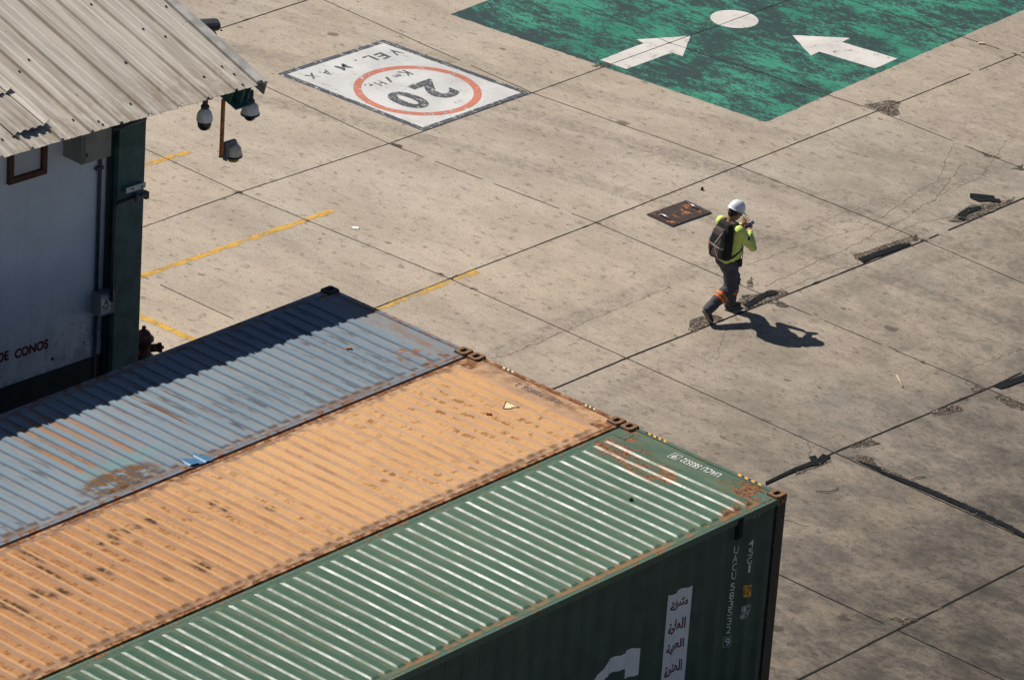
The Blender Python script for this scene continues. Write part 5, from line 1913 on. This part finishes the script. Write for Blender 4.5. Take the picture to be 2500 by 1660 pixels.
k = 7.84
YC = EY + 0.12
t1 = to_world(bl(460 + 318 / k, 220 + 345 / k, YC))
dome_camera(t1, 0.102, 'grey', 'grey dome camera with a large dark dome hanging on a stem from the eave', True, 0.20)
t2 = to_world(bl(460 + 1190 / k, 220 + 235 / k, YC + 0.25))
dome_camera(t2, 0.115, 'grey', 'grey dome camera tucked under the green rafter end at the roof corner', False, 0.16)
t3 = to_world(bl(460 + 870 / k, 220 + 1045 / k, YC))
armv = to_world(bl(460 + 715 / k, 220 + 1010 / k, YC)) - t3
dome_camera(t3, 0.108, 'tan', 'tan dome camera on a bracket at the bottom of the rusty pipe', False, 0.0, (armv.x, armv.y, 0))
pp = empty('rusty_pipe', to_world(bl(460 + 625 / k, 220 + 1275 / k, YC)))
tag(pp, 'rusty brown pipe hanging below the green rafter and carrying a camera', 'pipe')
a = to_world(bl(460 + 725 / k, 220 + 200 / k, YC)) - Vector(pp.location)
mb = MB(); mb.tube([(0, 0, 0), (0, 0, a.z + 0.02)], 0.027, 14); mb.build('tube', MAT['rust_pipe'], pp)
mb = MB(); mb.lathe([(0.030, 0), (0.030, 0.012), (0, 0.012)], (0, 0, -0.006), 14); mb.build('end_cap', MAT['cast_dark'], pp)

# lamp head on a post beyond the roof
k = 6.533
LX = AM + 0.36
lt = None
for kk in range(0, 900):
    yy = EY + 0.01 * kk
    q = bl(340 + 1165 / k, 400 / k, yy)
    if q.x >= LX and (lt is None): lt = q
lamp = empty('floodlight', to_world((lt.x, lt.y, lt.z - 1.0)), BR)
tag(lamp, 'grey floodlight with a rounded head on a short post above the roof verge', 'floodlight')
lt = Vector((0, 0, 1.0))
mb = MB(); mb.tube([(0, 0, 0), (0, 0, lt.z - 0.10)], 0.045, 12); mb.lathe([(0.045, 0), (0.062, 0.0), (0.062, 0.06), (0.05, 0.08)], (0, 0, lt.z - 0.18), 16)
mb.tube([(0, 0, 0.06), (-0.62, 0, 0.06)], 0.03, 10); mb.build('post', MAT['box_grey'], lamp)
mb = MB()
hd = Vector((-0.30, 0.10, 0.02))
u = hd.normalized()
rot = Vector((1, 0, 0)).rotation_difference(u).to_matrix()
mb.box(Vector((0, 0, lt.z + 0.0)) + u * 0.10, (0.40, 0.17, 0.12), rot, bevel=0.05)
mb.box(Vector((0, 0, lt.z + 0.03)) + u * 0.36, (0.18, 0.07, 0.06), rot, bevel=0.02)
mb.build('lamp_head', MAT['conduit'], lamp)

# fire hydrant behind the column
hy = empty('fire_hydrant', (0.47, 11.15, 0))
hy.scale = (0.92, 0.92, 0.90)
tag(hy, 'dark weathered red hydrant standing behind the green column', 'hydrant')
mb = MB()
mb.lathe([(0.17, 0), (0.17, 0.03), (0.11, 0.04), (0.11, 0.40), (0.14, 0.41), (0.14, 0.45), (0.115, 0.46), (0.115, 0.68), (0.15, 0.69), (0.15, 0.73), (0.12, 0.76), (0.08, 0.83), (0.03, 0.86), (0.03, 0.91), (0, 0.91)], seg=24)
mb.build('barrel', MAT['hydrant'], hy)
for (ang, z, r, l) in ((-30, 0.55, 0.075, 0.22), (60, 0.60, 0.06, 0.20), (180, 0.55, 0.075, 0.22)):
    mb = MB()
    d = Vector((math.cos(R(ang)), math.sin(R(ang)), 0))
    mb.tube([d * 0.08 + Vector((0, 0, z)), d * l + Vector((0, 0, z))], r * .8, 14)
    mb.tube([d * l + Vector((0, 0, z)), d * (l + 0.045) + Vector((0, 0, z))], r, 14)
    mb.tube([d * (l + .045) + Vector((0, 0, z)), d * (l + 0.08) + Vector((0, 0, z))], r * .35, 6)
    mb.build('outlet', MAT['hydrant'], hy)


# ================================================================ THE WORKER
PH = R(-9)
PO = Vector((8.07, 7.55, 0.0))


def hull_into(bm, items):
    """convex hull of ellipsoids (centre, radius or radii) added to bm"""
    t = bmesh.new()
    for c, r in items:
        rv = r if isinstance(r, (tuple, list)) else (r, r, r)
        u = bmesh.new()
        bmesh.ops.create_uvsphere(u, u_segments=14, v_segments=9, radius=1.0)
        for v in u.verts: t.verts.new(Vector(c) + Vector((v.co.x * rv[0], v.co.y * rv[1], v.co.z * rv[2])))
        u.free()
    res = bmesh.ops.convex_hull(t, input=t.verts)
    bmesh.ops.delete(t, geom=[v for v in t.verts if not v.link_faces], context='VERTS')
    t.verts.index_update()
    vs = [bm.verts.new(v.co) for v in t.verts]
    for f in t.faces: bm.faces.new([vs[v.index] for v in f.verts])
    t.free()


def organic(pieces, voxel, smooth=4, mats=None, xform=None):
    """union of hulls as one continuous surface"""
    bm = bmesh.new()
    for it in pieces: hull_into(bm, it)
    if xform is not None: bmesh.ops.transform(bm, matrix=xform, verts=bm.verts)
    me = bpy.data.meshes.new('tmp')
    bm.to_mesh(me); bm.free()
    o = bpy.data.objects.new('tmp', me)
    col.objects.link(o)
    m = o.modifiers.new('r', 'REMESH'); m.mode = 'VOXEL'; m.voxel_size = voxel; m.use_smooth_shade = True
    s = o.modifiers.new('s', 'SMOOTH'); s.iterations = smooth; s.factor = 0.5
    dg = bpy.context.evaluated_depsgraph_get()
    out = bpy.data.meshes.new_from_object(o.evaluated_get(dg))
    bpy.data.objects.remove(o); bpy.data.meshes.remove(me)
    return out


def chain(*pts):
    """successive hulls along (centre, radius) points"""
    return [[a, b] for a, b in zip(pts[:-1], pts[1:])]


def wrinkle(me, fn):
    n = len(me.vertices)
    co = np.empty(n * 3); no = np.empty(n * 3)
    me.vertices.foreach_get('co', co); me.vertices.foreach_get('normal', no)
    co = co.reshape(-1, 3); no = no.reshape(-1, 3)
    for i in range(n): co[i] += no[i] * fn(co[i])
    me.vertices.foreach_set('co', co.ravel()); me.update()


W = empty('person', PO, PH)
tag(W, 'person walking in white hard hat, lime shirt and charcoal trousers, looking down at a phone', 'person')

# --- joints (x forward, y left, z up)
HEAD = Matrix.Translation((0.075, -0.005, 1.545)) @ Matrix.Rotation(R(-8), 4, 'Z') @ Matrix.Rotation(R(24), 4, 'Y')
def hp(x, y, z): return tuple(HEAD @ Vector((x, y, z)))
rs_, re_, rw_ = (0.005, -0.185, 1.345), (0.165, -0.285, 1.10), (0.285, -0.075, 1.235)
ls_, le_, lw_ = (0.005, 0.185, 1.345), (0.20, 0.255, 1.10), (0.295, 0.075, 1.265)
rh_, rk_, ra_ = (-0.015, -0.092, 0.84), (0.02, -0.10, 0.465), (-0.375, -0.108, 0.215)
lh_, lk_, la_ = (0.005, 0.092, 0.84), (0.245, 0.088, 0.455), (0.20, 0.095, 0.10)


def lerp(a, b, t): return tuple(a[i] + (b[i] - a[i]) * t for i in range(3))


def finger(base, mid, tip, r): return chain((base, r), (mid, r * .92), (tip, r * .75))


body = []
# head, neck, torso, arms, legs and hands in one surface
body += [[(hp(-.015, 0, .02), (.088, .074, .090)), (hp(.045, 0, .01), (.058, .062, .075))],
         [(hp(.045, 0, .0), (.055, .058, .06)), (hp(.062, 0, -.085), (.030, .030, .028)), (hp(.005, .045, -.055), .026), (hp(.005, -.045, -.055), .026)],
         [(hp(.098, 0, .010), .010), (hp(.122, 0, -.030), (.012, .014, .011))],
         [(hp(.095, .03, .022), .014), (hp(.095, -.03, .022), .014)],
         [(hp(.098, 0, -.058), (.010, .022, .006)), (hp(.097, 0, -.068), (.010, .020, .006))],
         [(hp(-.005, .080, .0), (.016, .008, .022)), (hp(-.0, .078, -.028), (.010, .007, .012))],
         [(hp(-.005, -.080, .0), (.016, .008, .022)), (hp(-.0, -.078, -.028), (.010, .007, .012))],
         [(hp(-.030, 0, -.04), .058), ((0.0, 0, 1.385), .062)]]
body += [[((0, .16, 1.335), .05), ((0, -.16, 1.335), .05), ((0, 0, 1.39), .05)],
         [((0, .10, 1.22), .09), ((0, -.10, 1.22), .09), ((0, .15, 1.33), .05), ((0, -.15, 1.33), .05)],
         [((0, .10, 1.22), .09), ((0, -.10, 1.22), .09), ((0.01, .07, 1.0), .10), ((0.01, -.07, 1.0), .10)],
         [((0, .07, 1.0), .10), ((0, -.07, 1.0), .10), ((0, .08, .86), .095), ((0, -.08, .86), .095)]]
for a, b, c in ((rs_, re_, rw_), (ls_, le_, lw_)): body += chain((a, .052), (b, .040), (c, .027))
for a, b, c in ((rh_, rk_, ra_), (lh_, lk_, la_)): body += chain((a, .085), (b, .055), (lerp(b, c, .35), .055), (c, .040))
# right hand cupped under the phone
rp = (0.325, -0.035, 1.262)
body += [[(rw_, .026), ((0.310, -.055, 1.250), (.026, .030, .020))], [((0.310, -.055, 1.250), (.026, .030, .018)), ((0.335, -.020, 1.262), (.030, .030, .014))]]
body += finger((0.350, -.035, 1.262), (0.372, -.005, 1.268), (0.368, .022, 1.292), .0095)
body += finger((0.338, -.020, 1.258), (0.352, .015, 1.262), (0.345, .038, 1.288), .0100)
body += finger((0.320, -.012, 1.255), (0.330, .022, 1.258), (0.322, .042, 1.283), .0095)
body += finger((0.302, -.010, 1.252), (0.308, .018, 1.254), (0.300, .034, 1.276), .0085)
body += finger((0.318, -.068, 1.262), (0.340, -.072, 1.288), (0.355, -.050, 1.306), .0110)
# left hand open above the screen, fingers spread
lpalm = (0.292, 0.040, 1.318)
body += [[(lw_, .026), ((0.294, .058, 1.290), (.022, .026, .020))], [((0.294, .058, 1.290), (.020, .028, .018)), (lpalm, (.016, .034, .024))]]
body += finger((0.290, .068, 1.335), (0.294, .076, 1.368), (0.310, .074, 1.395), .0088)
body += finger((0.292, .050, 1.342), (0.300, .046, 1.382), (0.318, .036, 1.412), .0098)
body += finger((0.294, .030, 1.340), (0.306, .016, 1.376), (0.326, .000, 1.402), .0100)
body += finger((0.296, .014, 1.330), (0.310, -.008, 1.358), (0.332, -.024, 1.374), .0098)
body += finger((0.300, .020, 1.300), (0.322, -.004, 1.312), (0.342, -.016, 1.322), .0112)
link_mesh('body', organic(body, 0.0052, 2), MAT['skin'], W, True)

# face details
for s in (1, -1):
    mb = MB()
    t = bmesh.new(); bmesh.ops.create_uvsphere(t, u_segments=10, v_segments=8, radius=0.0125)
    mb._add(t, hp(.0925, s * .031, .004))
    mb.build('eye', MAT['paper'], W, True)
    mb = MB(); mb.tube([hp(.108, s * .014, .034), hp(.110, s * .032, .038), hp(.094, s * .052, .030)], 0.0045, 6)
    mb.build('eyebrow', MAT['hair'], W, True)

# hair
hair = organic([[(hp(-.022, 0, .025), (.092, .082, .088)), (hp(-.055, 0, -.050), (.048, .060, .030))],
                [(hp(-.01, .0, .03), (.09, .083, .07)), (hp(.025, .060, -.005), (.018, .012, .024))],
                [(hp(-.01, .0, .03), (.09, .083, .07)), (hp(.025, -.060, -.005), (.018, .012, .024))]], 0.006, 2)
wrinkle(hair, lambda p: 0.003 * mnoise.noise(Vector((p[0] * 90, p[1] * 90, p[2] * 25))))
link_mesh('hair', hair, MAT['hair'], W, True)

# hard hat
HM = HEAD @ Matrix.Translation((-.006, 0, .046)) @ Matrix.Diagonal((.86, .88, .90, 1))
bm = bmesh.new()
NS = 48
rings = []
lev = [(0.0, 1.0)] + [(math.sin(t * math.pi / 2 / 9), math.cos(t * math.pi / 2 / 9)) for t in range(1, 9)]
top = bm.verts.new(HM @ Vector((0, 0, .142)))
prev = None
for i in range(1, 10):
    sn, cs = math.sin(i * math.pi / 18), math.cos(i * math.pi / 18)
    ring = []
    for k in range(NS):
        th = 2 * math.pi * k / NS
        x, y, z = .145 * sn * math.cos(th), .120 * sn * math.sin(th), .142 * cs
        ridge = 0.006 * math.exp(-(y / .011) ** 2) * (1 if i < 8 else .3) + 0.004 * (math.exp(-((abs(y) - .042) / .009) ** 2)) * (1 if i < 8 else .2)
        ring.append(bm.verts.new(HM @ Vector((x, y, z + ridge))))
    if prev is None:
        for k in range(NS): bm.faces.new((top, ring[k], ring[(k + 1) % NS]))
    else:
        for k in range(NS): bm.faces.new((prev[k], ring[k], ring[(k + 1) % NS], prev[(k + 1) % NS]))
    prev = ring
for (ex, dz) in ((0.006, -.010), (1.0, -.016), (1.0, -.022)):
    ring = []
    for k in range(NS):
        th = 2 * math.pi * k / NS
        c = max(0, math.cos(th))
        e = ex * (0.014 + .052 * c ** 2.2) if ex == 1.0 else .004
        z = dz - (0.020 * c ** 2 if ex == 1.0 else 0)
        ring.append(bm.verts.new(HM @ Vector(((.145 + e) * math.cos(th), (.120 + e) * math.sin(th), z))))
    for k in range(NS): bm.faces.new((prev[k], ring[k], ring[(k + 1) % NS], prev[(k + 1) % NS]))
    prev = ring
bmesh.ops.recalc_face_normals(bm, faces=bm.faces)
bmesh.ops.solidify(bm, geom=list(bm.faces), thickness=0.003)
me = bpy.data.meshes.new('hard_hat'); bm.to_mesh(me); bm.free()
HAT = link_mesh('hard_hat', me, MAT['helmet'], W, True)
for s in (1, -1):
    mb = MB()
    mb.box(HM @ Vector((0.015, s * .122, .006)), (.045, .014, .020), HM.to_3x3(), .004)
    mb.build('accessory_slot', MAT['helmet'], HAT)
mb = MB()
pts = [HM @ Vector((.098 * math.cos(t) - .010, .090 * math.sin(t), -.038 - .012 * max(0, -math.cos(t)))) for t in [2 * math.pi * k / 36 for k in range(37)]]
mb.tube(pts, 0.011, 8, cap=False)
mb.box(HM @ Vector((-.110, 0, -.052)), (.018, .060, .030), HM.to_3x3(), .006)
mb.build('headband', MAT['strap_black'], HAT)

# shirt
shirt = [[((-.005, .088, .865), (.132, .085, .035)), ((-.005, -.088, .865), (.132, .085, .035)), ((.008, .080, 1.0), .132), ((.008, -.080, 1.0), .132)],
         [((.008, .080, 1.0), .132), ((.008, -.080, 1.0), .132), ((.005, .105, 1.22), (.118, .105, .10)), ((.005, -.105, 1.22), (.118, .105, .10))],
         [((.005, .105, 1.22), (.118, .105, .10)), ((.005, -.105, 1.22), (.118, .105, .10)), ((0, .165, 1.335), .068), ((0, -.165, 1.335), .068)],
         [((0, .165, 1.335), .066), ((0, -.165, 1.335), .066), ((-.002, 0, 1.385), (.068, .075, .045))],
         [((-.002, 0, 1.385), (.074, .078, .035)), ((0, 0, 1.412), (.066, .068, .012))]]
for a, b, c in ((rs_, re_, rw_), (ls_, le_, lw_)):
    shirt += chain((a, .078), (lerp(a, b, .5), .068), (b, .056), (lerp(b, c, .5), .050), (lerp(b, c, .93), .036))
sm = organic(shirt, 0.008, 3, xform=Matrix.Translation((0, 0, 0)) @ Matrix.Diagonal((1.05, 1.05, 1.0, 1)))


def shirt_fold(p):
    f = 0.008 * mnoise.noise(Vector((p[0] * 13, p[1] * 13, p[2] * 9)))
    d = math.dist(p, re_)
    f += 0.006 * math.exp(-(d / .09) ** 2) * math.sin(70 * (p[2] + .5 * p[0]))
    f += 0.005 * math.exp(-((p[2] - .93) / .07) ** 2) * mnoise.noise(Vector((p[0] * 26, p[1] * 26, p[2] * 12)))
    return f


wrinkle(sm, shirt_fold)
SHIRT = link_mesh('shirt', sm, MAT['shirt'], W, True)
# badge and dark elbow patch follow the sleeve surface: copies of sleeve faces moved just outside it


def skin_patch(src, test, off, name, mat, parent):
    bm = bmesh.new(); bm.from_mesh(src)
    bmesh.ops.delete(bm, geom=[f for f in bm.faces if not test(f.calc_center_median())], context='FACES')
    bm.normal_update()
    for v in bm.verts: v.co += v.normal * off
    bmesh.ops.solidify(bm, geom=list(bm.faces), thickness=0.002)
    me = bpy.data.meshes.new(name); bm.to_mesh(me); bm.free()
    return link_mesh(name, me, mat, parent, True)


bc = Vector(lerp(rs_, re_, 0.42)) + Vector((0.01, -.066, .012))
skin_patch(sm, lambda c: (c - bc).length < 0.030, 0.003, 'sleeve_badge', MAT['badge'], SHIRT)
ec = Vector(re_) + Vector((0.035, -.040, -.02))
skin_patch(sm, lambda c: (c - ec).length < 0.042 and c.x > re_[0] + .012, 0.003, 'elbow_patch', MAT['steel_dark'], SHIRT)

# trousers
tr = [[((0, .075, .93), .108), ((0, -.075, .93), .108), ((-.005, .088, .82), (.118, .098, .09)), ((-.005, -.088, .82), (.118, .098, .09))]]
tr += chain((rh_, .116), (lerp(rh_, rk_, .5), .106), (rk_, .093), (lerp(rk_, ra_, .35), .092), (lerp(rk_, ra_, .7), .083), (lerp(rk_, ra_, 1.0), .074))
tr += chain((lh_, .116), (lerp(lh_, lk_, .5), .106), (lk_, .093), (lerp(lk_, la_, .4), .091), (lerp(lk_, la_, .75), .086), (lerp(lk_, la_, .98), .078))
tm = organic(tr, 0.008, 3)


def leg_fold(p):
    f = 0.008 * mnoise.noise(Vector((p[0] * 12, p[1] * 12, p[2] * 16)))
    for k in (rk_, lk_):
        d = math.dist(p, k)
        f += 0.012 * math.exp(-(d / .12) ** 2) * math.sin(85 * p[2] + 40 * p[0] + 3 * mnoise.noise(Vector((p[0] * 9, p[1] * 9, p[2] * 9))))
    for k in (ra_, la_):
        d = math.dist(p, k)
        f += 0.009 * math.exp(-(d / .10) ** 2) * math.sin(95 * p[2] - 50 * p[0])
    return f


wrinkle(tm, leg_fold)
TR = link_mesh('trousers', tm, MAT['trousers'], W, True)


def band(k, a, t0, t1, name, mat, off):
    k, a = Vector(k), Vector(a)
    ax = a - k; L = ax.length; ax.normalize()
    def test(c):
        t = (c - k).dot(ax) / L
        rad = ((c - k) - ax * (c - k).dot(ax)).length
        return t0 < t < t1 and rad < .125
    skin_patch(tm, test, off, name, mat, TR)


for k, a in ((rk_, ra_), (lk_, la_)):
    band(k, a, .36, .56, 'orange_band', MAT['hi_vis'], 0.003)
    band(k, a, .44, .49, 'silver_stripe', MAT['silver_band'], 0.006)


def shoe(heel, toe, up):
    heel, toe, up = Vector(heel), Vector(toe), Vector(up)
    x = (toe - heel).normalized(); up = (up - x * up.dot(x)).normalized(); y = up.cross(x)
    M = Matrix(((x.x, y.x, up.x, heel.x), (x.y, y.y, up.y, heel.y), (x.z, y.z, up.z, heel.z), (0, 0, 0, 1)))
    upper = organic([[((.050, 0, .065), (.050, .040, .040)), ((.060, 0, .105), (.050, .044, .025))],
                     [((.055, 0, .055), (.052, .042, .040)), ((.140, 0, .055), (.060, .046, .042))],
                     [((.140, 0, .055), (.060, .046, .042)), ((.225, 0, .045), (.055, .046, .032))]], 0.006, 3, xform=M)
    s = link_mesh('shoe', upper, MAT['shoe'], W, True)
    sole = organic([[((.048, 0, .016), (.052, .044, .018)), ((.13, 0, .016), (.06, .042, .016))], [((.13, 0, .016), (.06, .042, .016)), ((.225, 0, .018), (.062, .050, .016))]], 0.006, 2, xform=M)
    link_mesh('sole', sole, MAT['sole'], s, True)


shoe((-0.475, -0.105, 0.225), (-0.335, -0.125, 0.004), (0.84, 0.05, 0.54))
shoe((0.125, 0.10, 0.002), (0.42, 0.085, 0.006), (0, 0, 1))

# belt
mb = MB()
pts = [(0.122 * math.cos(t), 0.192 * math.sin(t), 0.905) for t in [2 * math.pi * k / 40 for k in range(41)]]
mb.tube(pts, 0.012, 8, cap=False)
mb.build('belt', MAT['strap_black'], W, True)


# --- phone, radio, backpack: things he carries
def carried(name, label, cat, p, rz=PH):
    o = empty(name, PO + Matrix.Rotation(PH, 3, 'Z') @ Vector(p), rz)
    return tag(o, label, cat), Vector(p)


ph, o = carried('phone', 'dark phone held flat in both hands of the worker', 'phone', (0.345, -0.012, 1.288))
rot = Matrix.Rotation(R(-24), 3, 'Z') @ Matrix.Rotation(R(-38), 3, 'Y')
mb = MB(); mb.box((0, 0, 0), (0.155, 0.078, 0.009), rot, 0.003); mb.build('case', MAT['strap_black'], ph)
mb = MB(); mb.box(rot @ Vector((0, 0, 0.0052)), (0.145, 0.070, 0.0012), rot); mb.build('screen', MAT['screen'], ph)

rd, o = carried('two_way_radio', 'black two way radio clipped on the belt at the right hip', 'radio', (0.055, -0.205, 0.86))
mb = MB(); mb.box((0, 0, 0), (0.055, 0.036, 0.115), Matrix.Rotation(R(-25), 3, 'Z'), 0.006); mb.build('body', MAT['strap_black'], rd)
mb = MB(); mb.tube([(-.012, 0, .055), (-.012, 0, .21)], [0.008, 0.005], 8); mb.build('antenna', MAT['strap_black'], rd)
mb = MB(); mb.box((0.006, -.02, .0), (0.03, 0.004, 0.05), Matrix.Rotation(R(-25), 3, 'Z'), 0.001); mb.build('keypad', MAT['steel_dark'], rd)

bpk, o = carried('backpack', 'brown and black backpack with grey piping worn by the worker', 'backpack', (-0.20, 0, 0.86))
ML = Matrix.Translation(-o) @ Matrix.Translation((0.035, -0.045, 0.055))
main = organic([[((-.165, .075, 1.345), .060), ((-.165, -.075, 1.345), .060), ((-.195, .100, 1.20), .085), ((-.195, -.100, 1.20), .085)],
                [((-.195, .100, 1.20), .085), ((-.195, -.100, 1.20), .085), ((-.215, .105, .96), .090), ((-.215, -.105, .96), .090)]], 0.008, 4, xform=ML)
wrinkle(main, lambda p: 0.005 * mnoise.noise(Vector((p[0] * 14, p[1] * 14, p[2] * 14))))
PK = link_mesh('compartment', main, MAT['pack_black'], bpk, True)
pocket = organic([[((-.255, .068, 1.275), (.045, .045, .06)), ((-.255, -.068, 1.275), (.045, .045, .06)), ((-.280, .085, 1.12), (.055, .055, .06)), ((-.280, -.085, 1.12), (.055, .055, .06))],
                  [((-.280, .085, 1.12), (.055, .055, .06)), ((-.280, -.085, 1.12), (.055, .055, .06)), ((-.290, .072, .95), (.055, .055, .06)), ((-.290, -.072, .95), (.055, .055, .06))]], 0.008, 4, xform=ML)
PKT = link_mesh('pocket', pocket, MAT['pack_brown'], bpk, True)


def on_pocket(shape, name, mat, off, parent):
    """panel cut from the pocket's own surface: shape(y, z) says what belongs to it"""
    def test(c):
        w = c + o
        return w.x < -.285 + .04 and shape(w.y, w.z)
    bm = bmesh.new(); bm.from_mesh(pocket)
    bmesh.ops.delete(bm, geom=[f for f in bm.faces if not (test(f.calc_center_median()) and f.normal.x < -.15)], context='FACES')
    bm.normal_update()
    for v in bm.verts: v.co += v.normal * off
    if not bm.faces: bm.free(); return
    bmesh.ops.solidify(bm, geom=list(bm.faces), thickness=0.003)
    me = bpy.data.meshes.new(name); bm.to_mesh(me); bm.free()
    link_mesh(name, me, mat, parent, True)


# left is +y; the light bars make a slanted cross over the black panels
on_pocket(lambda y, z: 1.165 < z < 1.300 and abs(y) < .088 and z > 1.165 + (0.10 if y < -.03 else 0) * max(0, (-y - .03)) / .05, 'upper_panel', MAT['pack_black'], 0.003, PKT)
on_pocket(lambda y, z: .955 < z < 1.125 and abs(y - .045) < .055 * (z - .93) / .19, 'lower_panel', MAT['pack_black'], 0.003, PKT)
on_pocket(lambda y, z: 1.132 + .10 * y < z < 1.158 + .10 * y, 'light_bar', MAT['pack_light'], 0.006, PKT)
on_pocket(lambda y, z: abs((z - 1.145) - (-y - .035) * 1.9) < .020 and y < -.03 and z > 1.15, 'light_piping', MAT['pack_light'], 0.005, PKT)
on_pocket(lambda y, z: abs((z - 1.14) - (y + .045) * 1.6) < .014 and z < 1.13 and y > -.16, 'piping', MAT['pack_light'], 0.004, PKT)
on_pocket(lambda y, z: abs((z - .945) + .0) < .014 and abs(y - .045) < .045, 'reflective_tab', MAT['pack_light'], 0.006, PKT)


def strap(pts, width, thick, name, mat, parent, centre=(0, 0)):
    """flat webbing that lies against the body: its broad face looks away from the torso"""
    P = [Vector(p) for p in pts]
    # resample
    Q = []
    for i in range(len(P) - 1):
        p0, p1, p2, p3 = P[max(i - 1, 0)], P[i], P[i + 1], P[min(i + 2, len(P) - 1)]
        for k in range(6):
            t = k / 6
            Q.append(0.5 * ((2 * p1) + (-p0 + p2) * t + (2 * p0 - 5 * p1 + 4 * p2 - p3) * t * t + (-p0 + 3 * p1 - 3 * p2 + p3) * t ** 3))
    Q.append(P[-1])
    bm = bmesh.new(); prev = None
    for i, q in enumerate(Q):
        d = (Q[min(i + 1, len(Q) - 1)] - Q[max(i - 1, 0)]).normalized()
        outw = Vector((q.x - centre[0], (q.y - centre[1]) * .6, (q.z - 1.2) * 1.1 if q.z > 1.2 else 0))
        nrm = (outw - d * outw.dot(d)).normalized()
        side = d.cross(nrm)
        cur = [bm.verts.new(q - o + side * sx * width / 2 + nrm * sn * thick / 2) for sx, sn in ((1, 1), (-1, 1), (-1, -1), (1, -1))]
        if prev:
            for k in range(4): bm.faces.new((prev[k], prev[(k + 1) % 4], cur[(k + 1) % 4], cur[k]))
        prev = cur
    bmesh.ops.recalc_face_normals(bm, faces=bm.faces)
    me = bpy.data.meshes.new(name); bm.to_mesh(me); bm.free()
    return link_mesh(name, me, mat, parent)


for s in (1, -1):
    strap([(-.150, s * .070, 1.385), (-.080, s * .085, 1.425), (0.0, s * .100, 1.432), (.070, s * .110, 1.385), (.118, s * .118, 1.290), (.132, s * .130, 1.190)], 0.062, 0.014, 'shoulder_strap', MAT['pack_brown'], bpk)
    strap([(.132, s * .130, 1.195), (.115, s * .185, 1.115), (.030, s * .218, 1.050), (-.060, s * .205, .985), (-.150, s * .165, .925)], 0.026, 0.006, 'side_strap', MAT['strap_black'], bpk)
strap([(.085, -.200, 1.085), (.075, -.222, 1.02), (.070, -.222, .95), (.055, -.222, .885)], 0.020, 0.005, 'loose_strap_end', MAT['strap_black'], bpk)
mb = MB()
mb.tube([Vector((-.125 + .012 * math.cos(t), .028 * math.cos(t), 1.415 + .034 * math.sin(t))) - o for t in [math.pi * k / 12 for k in range(13)]], 0.008, 8)
mb.build('handle', MAT['strap_black'], bpk, True)
# bottle in the left side pocket
bt, o2 = carried('bottle', 'bottle with a red label in the left side pocket of the backpack', 'bottle', (-.185, .160, .985))
mb = MB(); mb.lathe([(0, 0), (.030, 0), (.033, .01), (.033, .15), (.028, .175), (.014, .195), (.014, .215), (0, .215)], seg=16); mb.build('flask', MAT['bottle'], bt)
mb = MB(); mb.lathe([(.0335, .06), (.0345, .062), (.0345, .118), (.0335, .12)], seg=16); mb.build('wrapper', MAT['red_label'], bt)
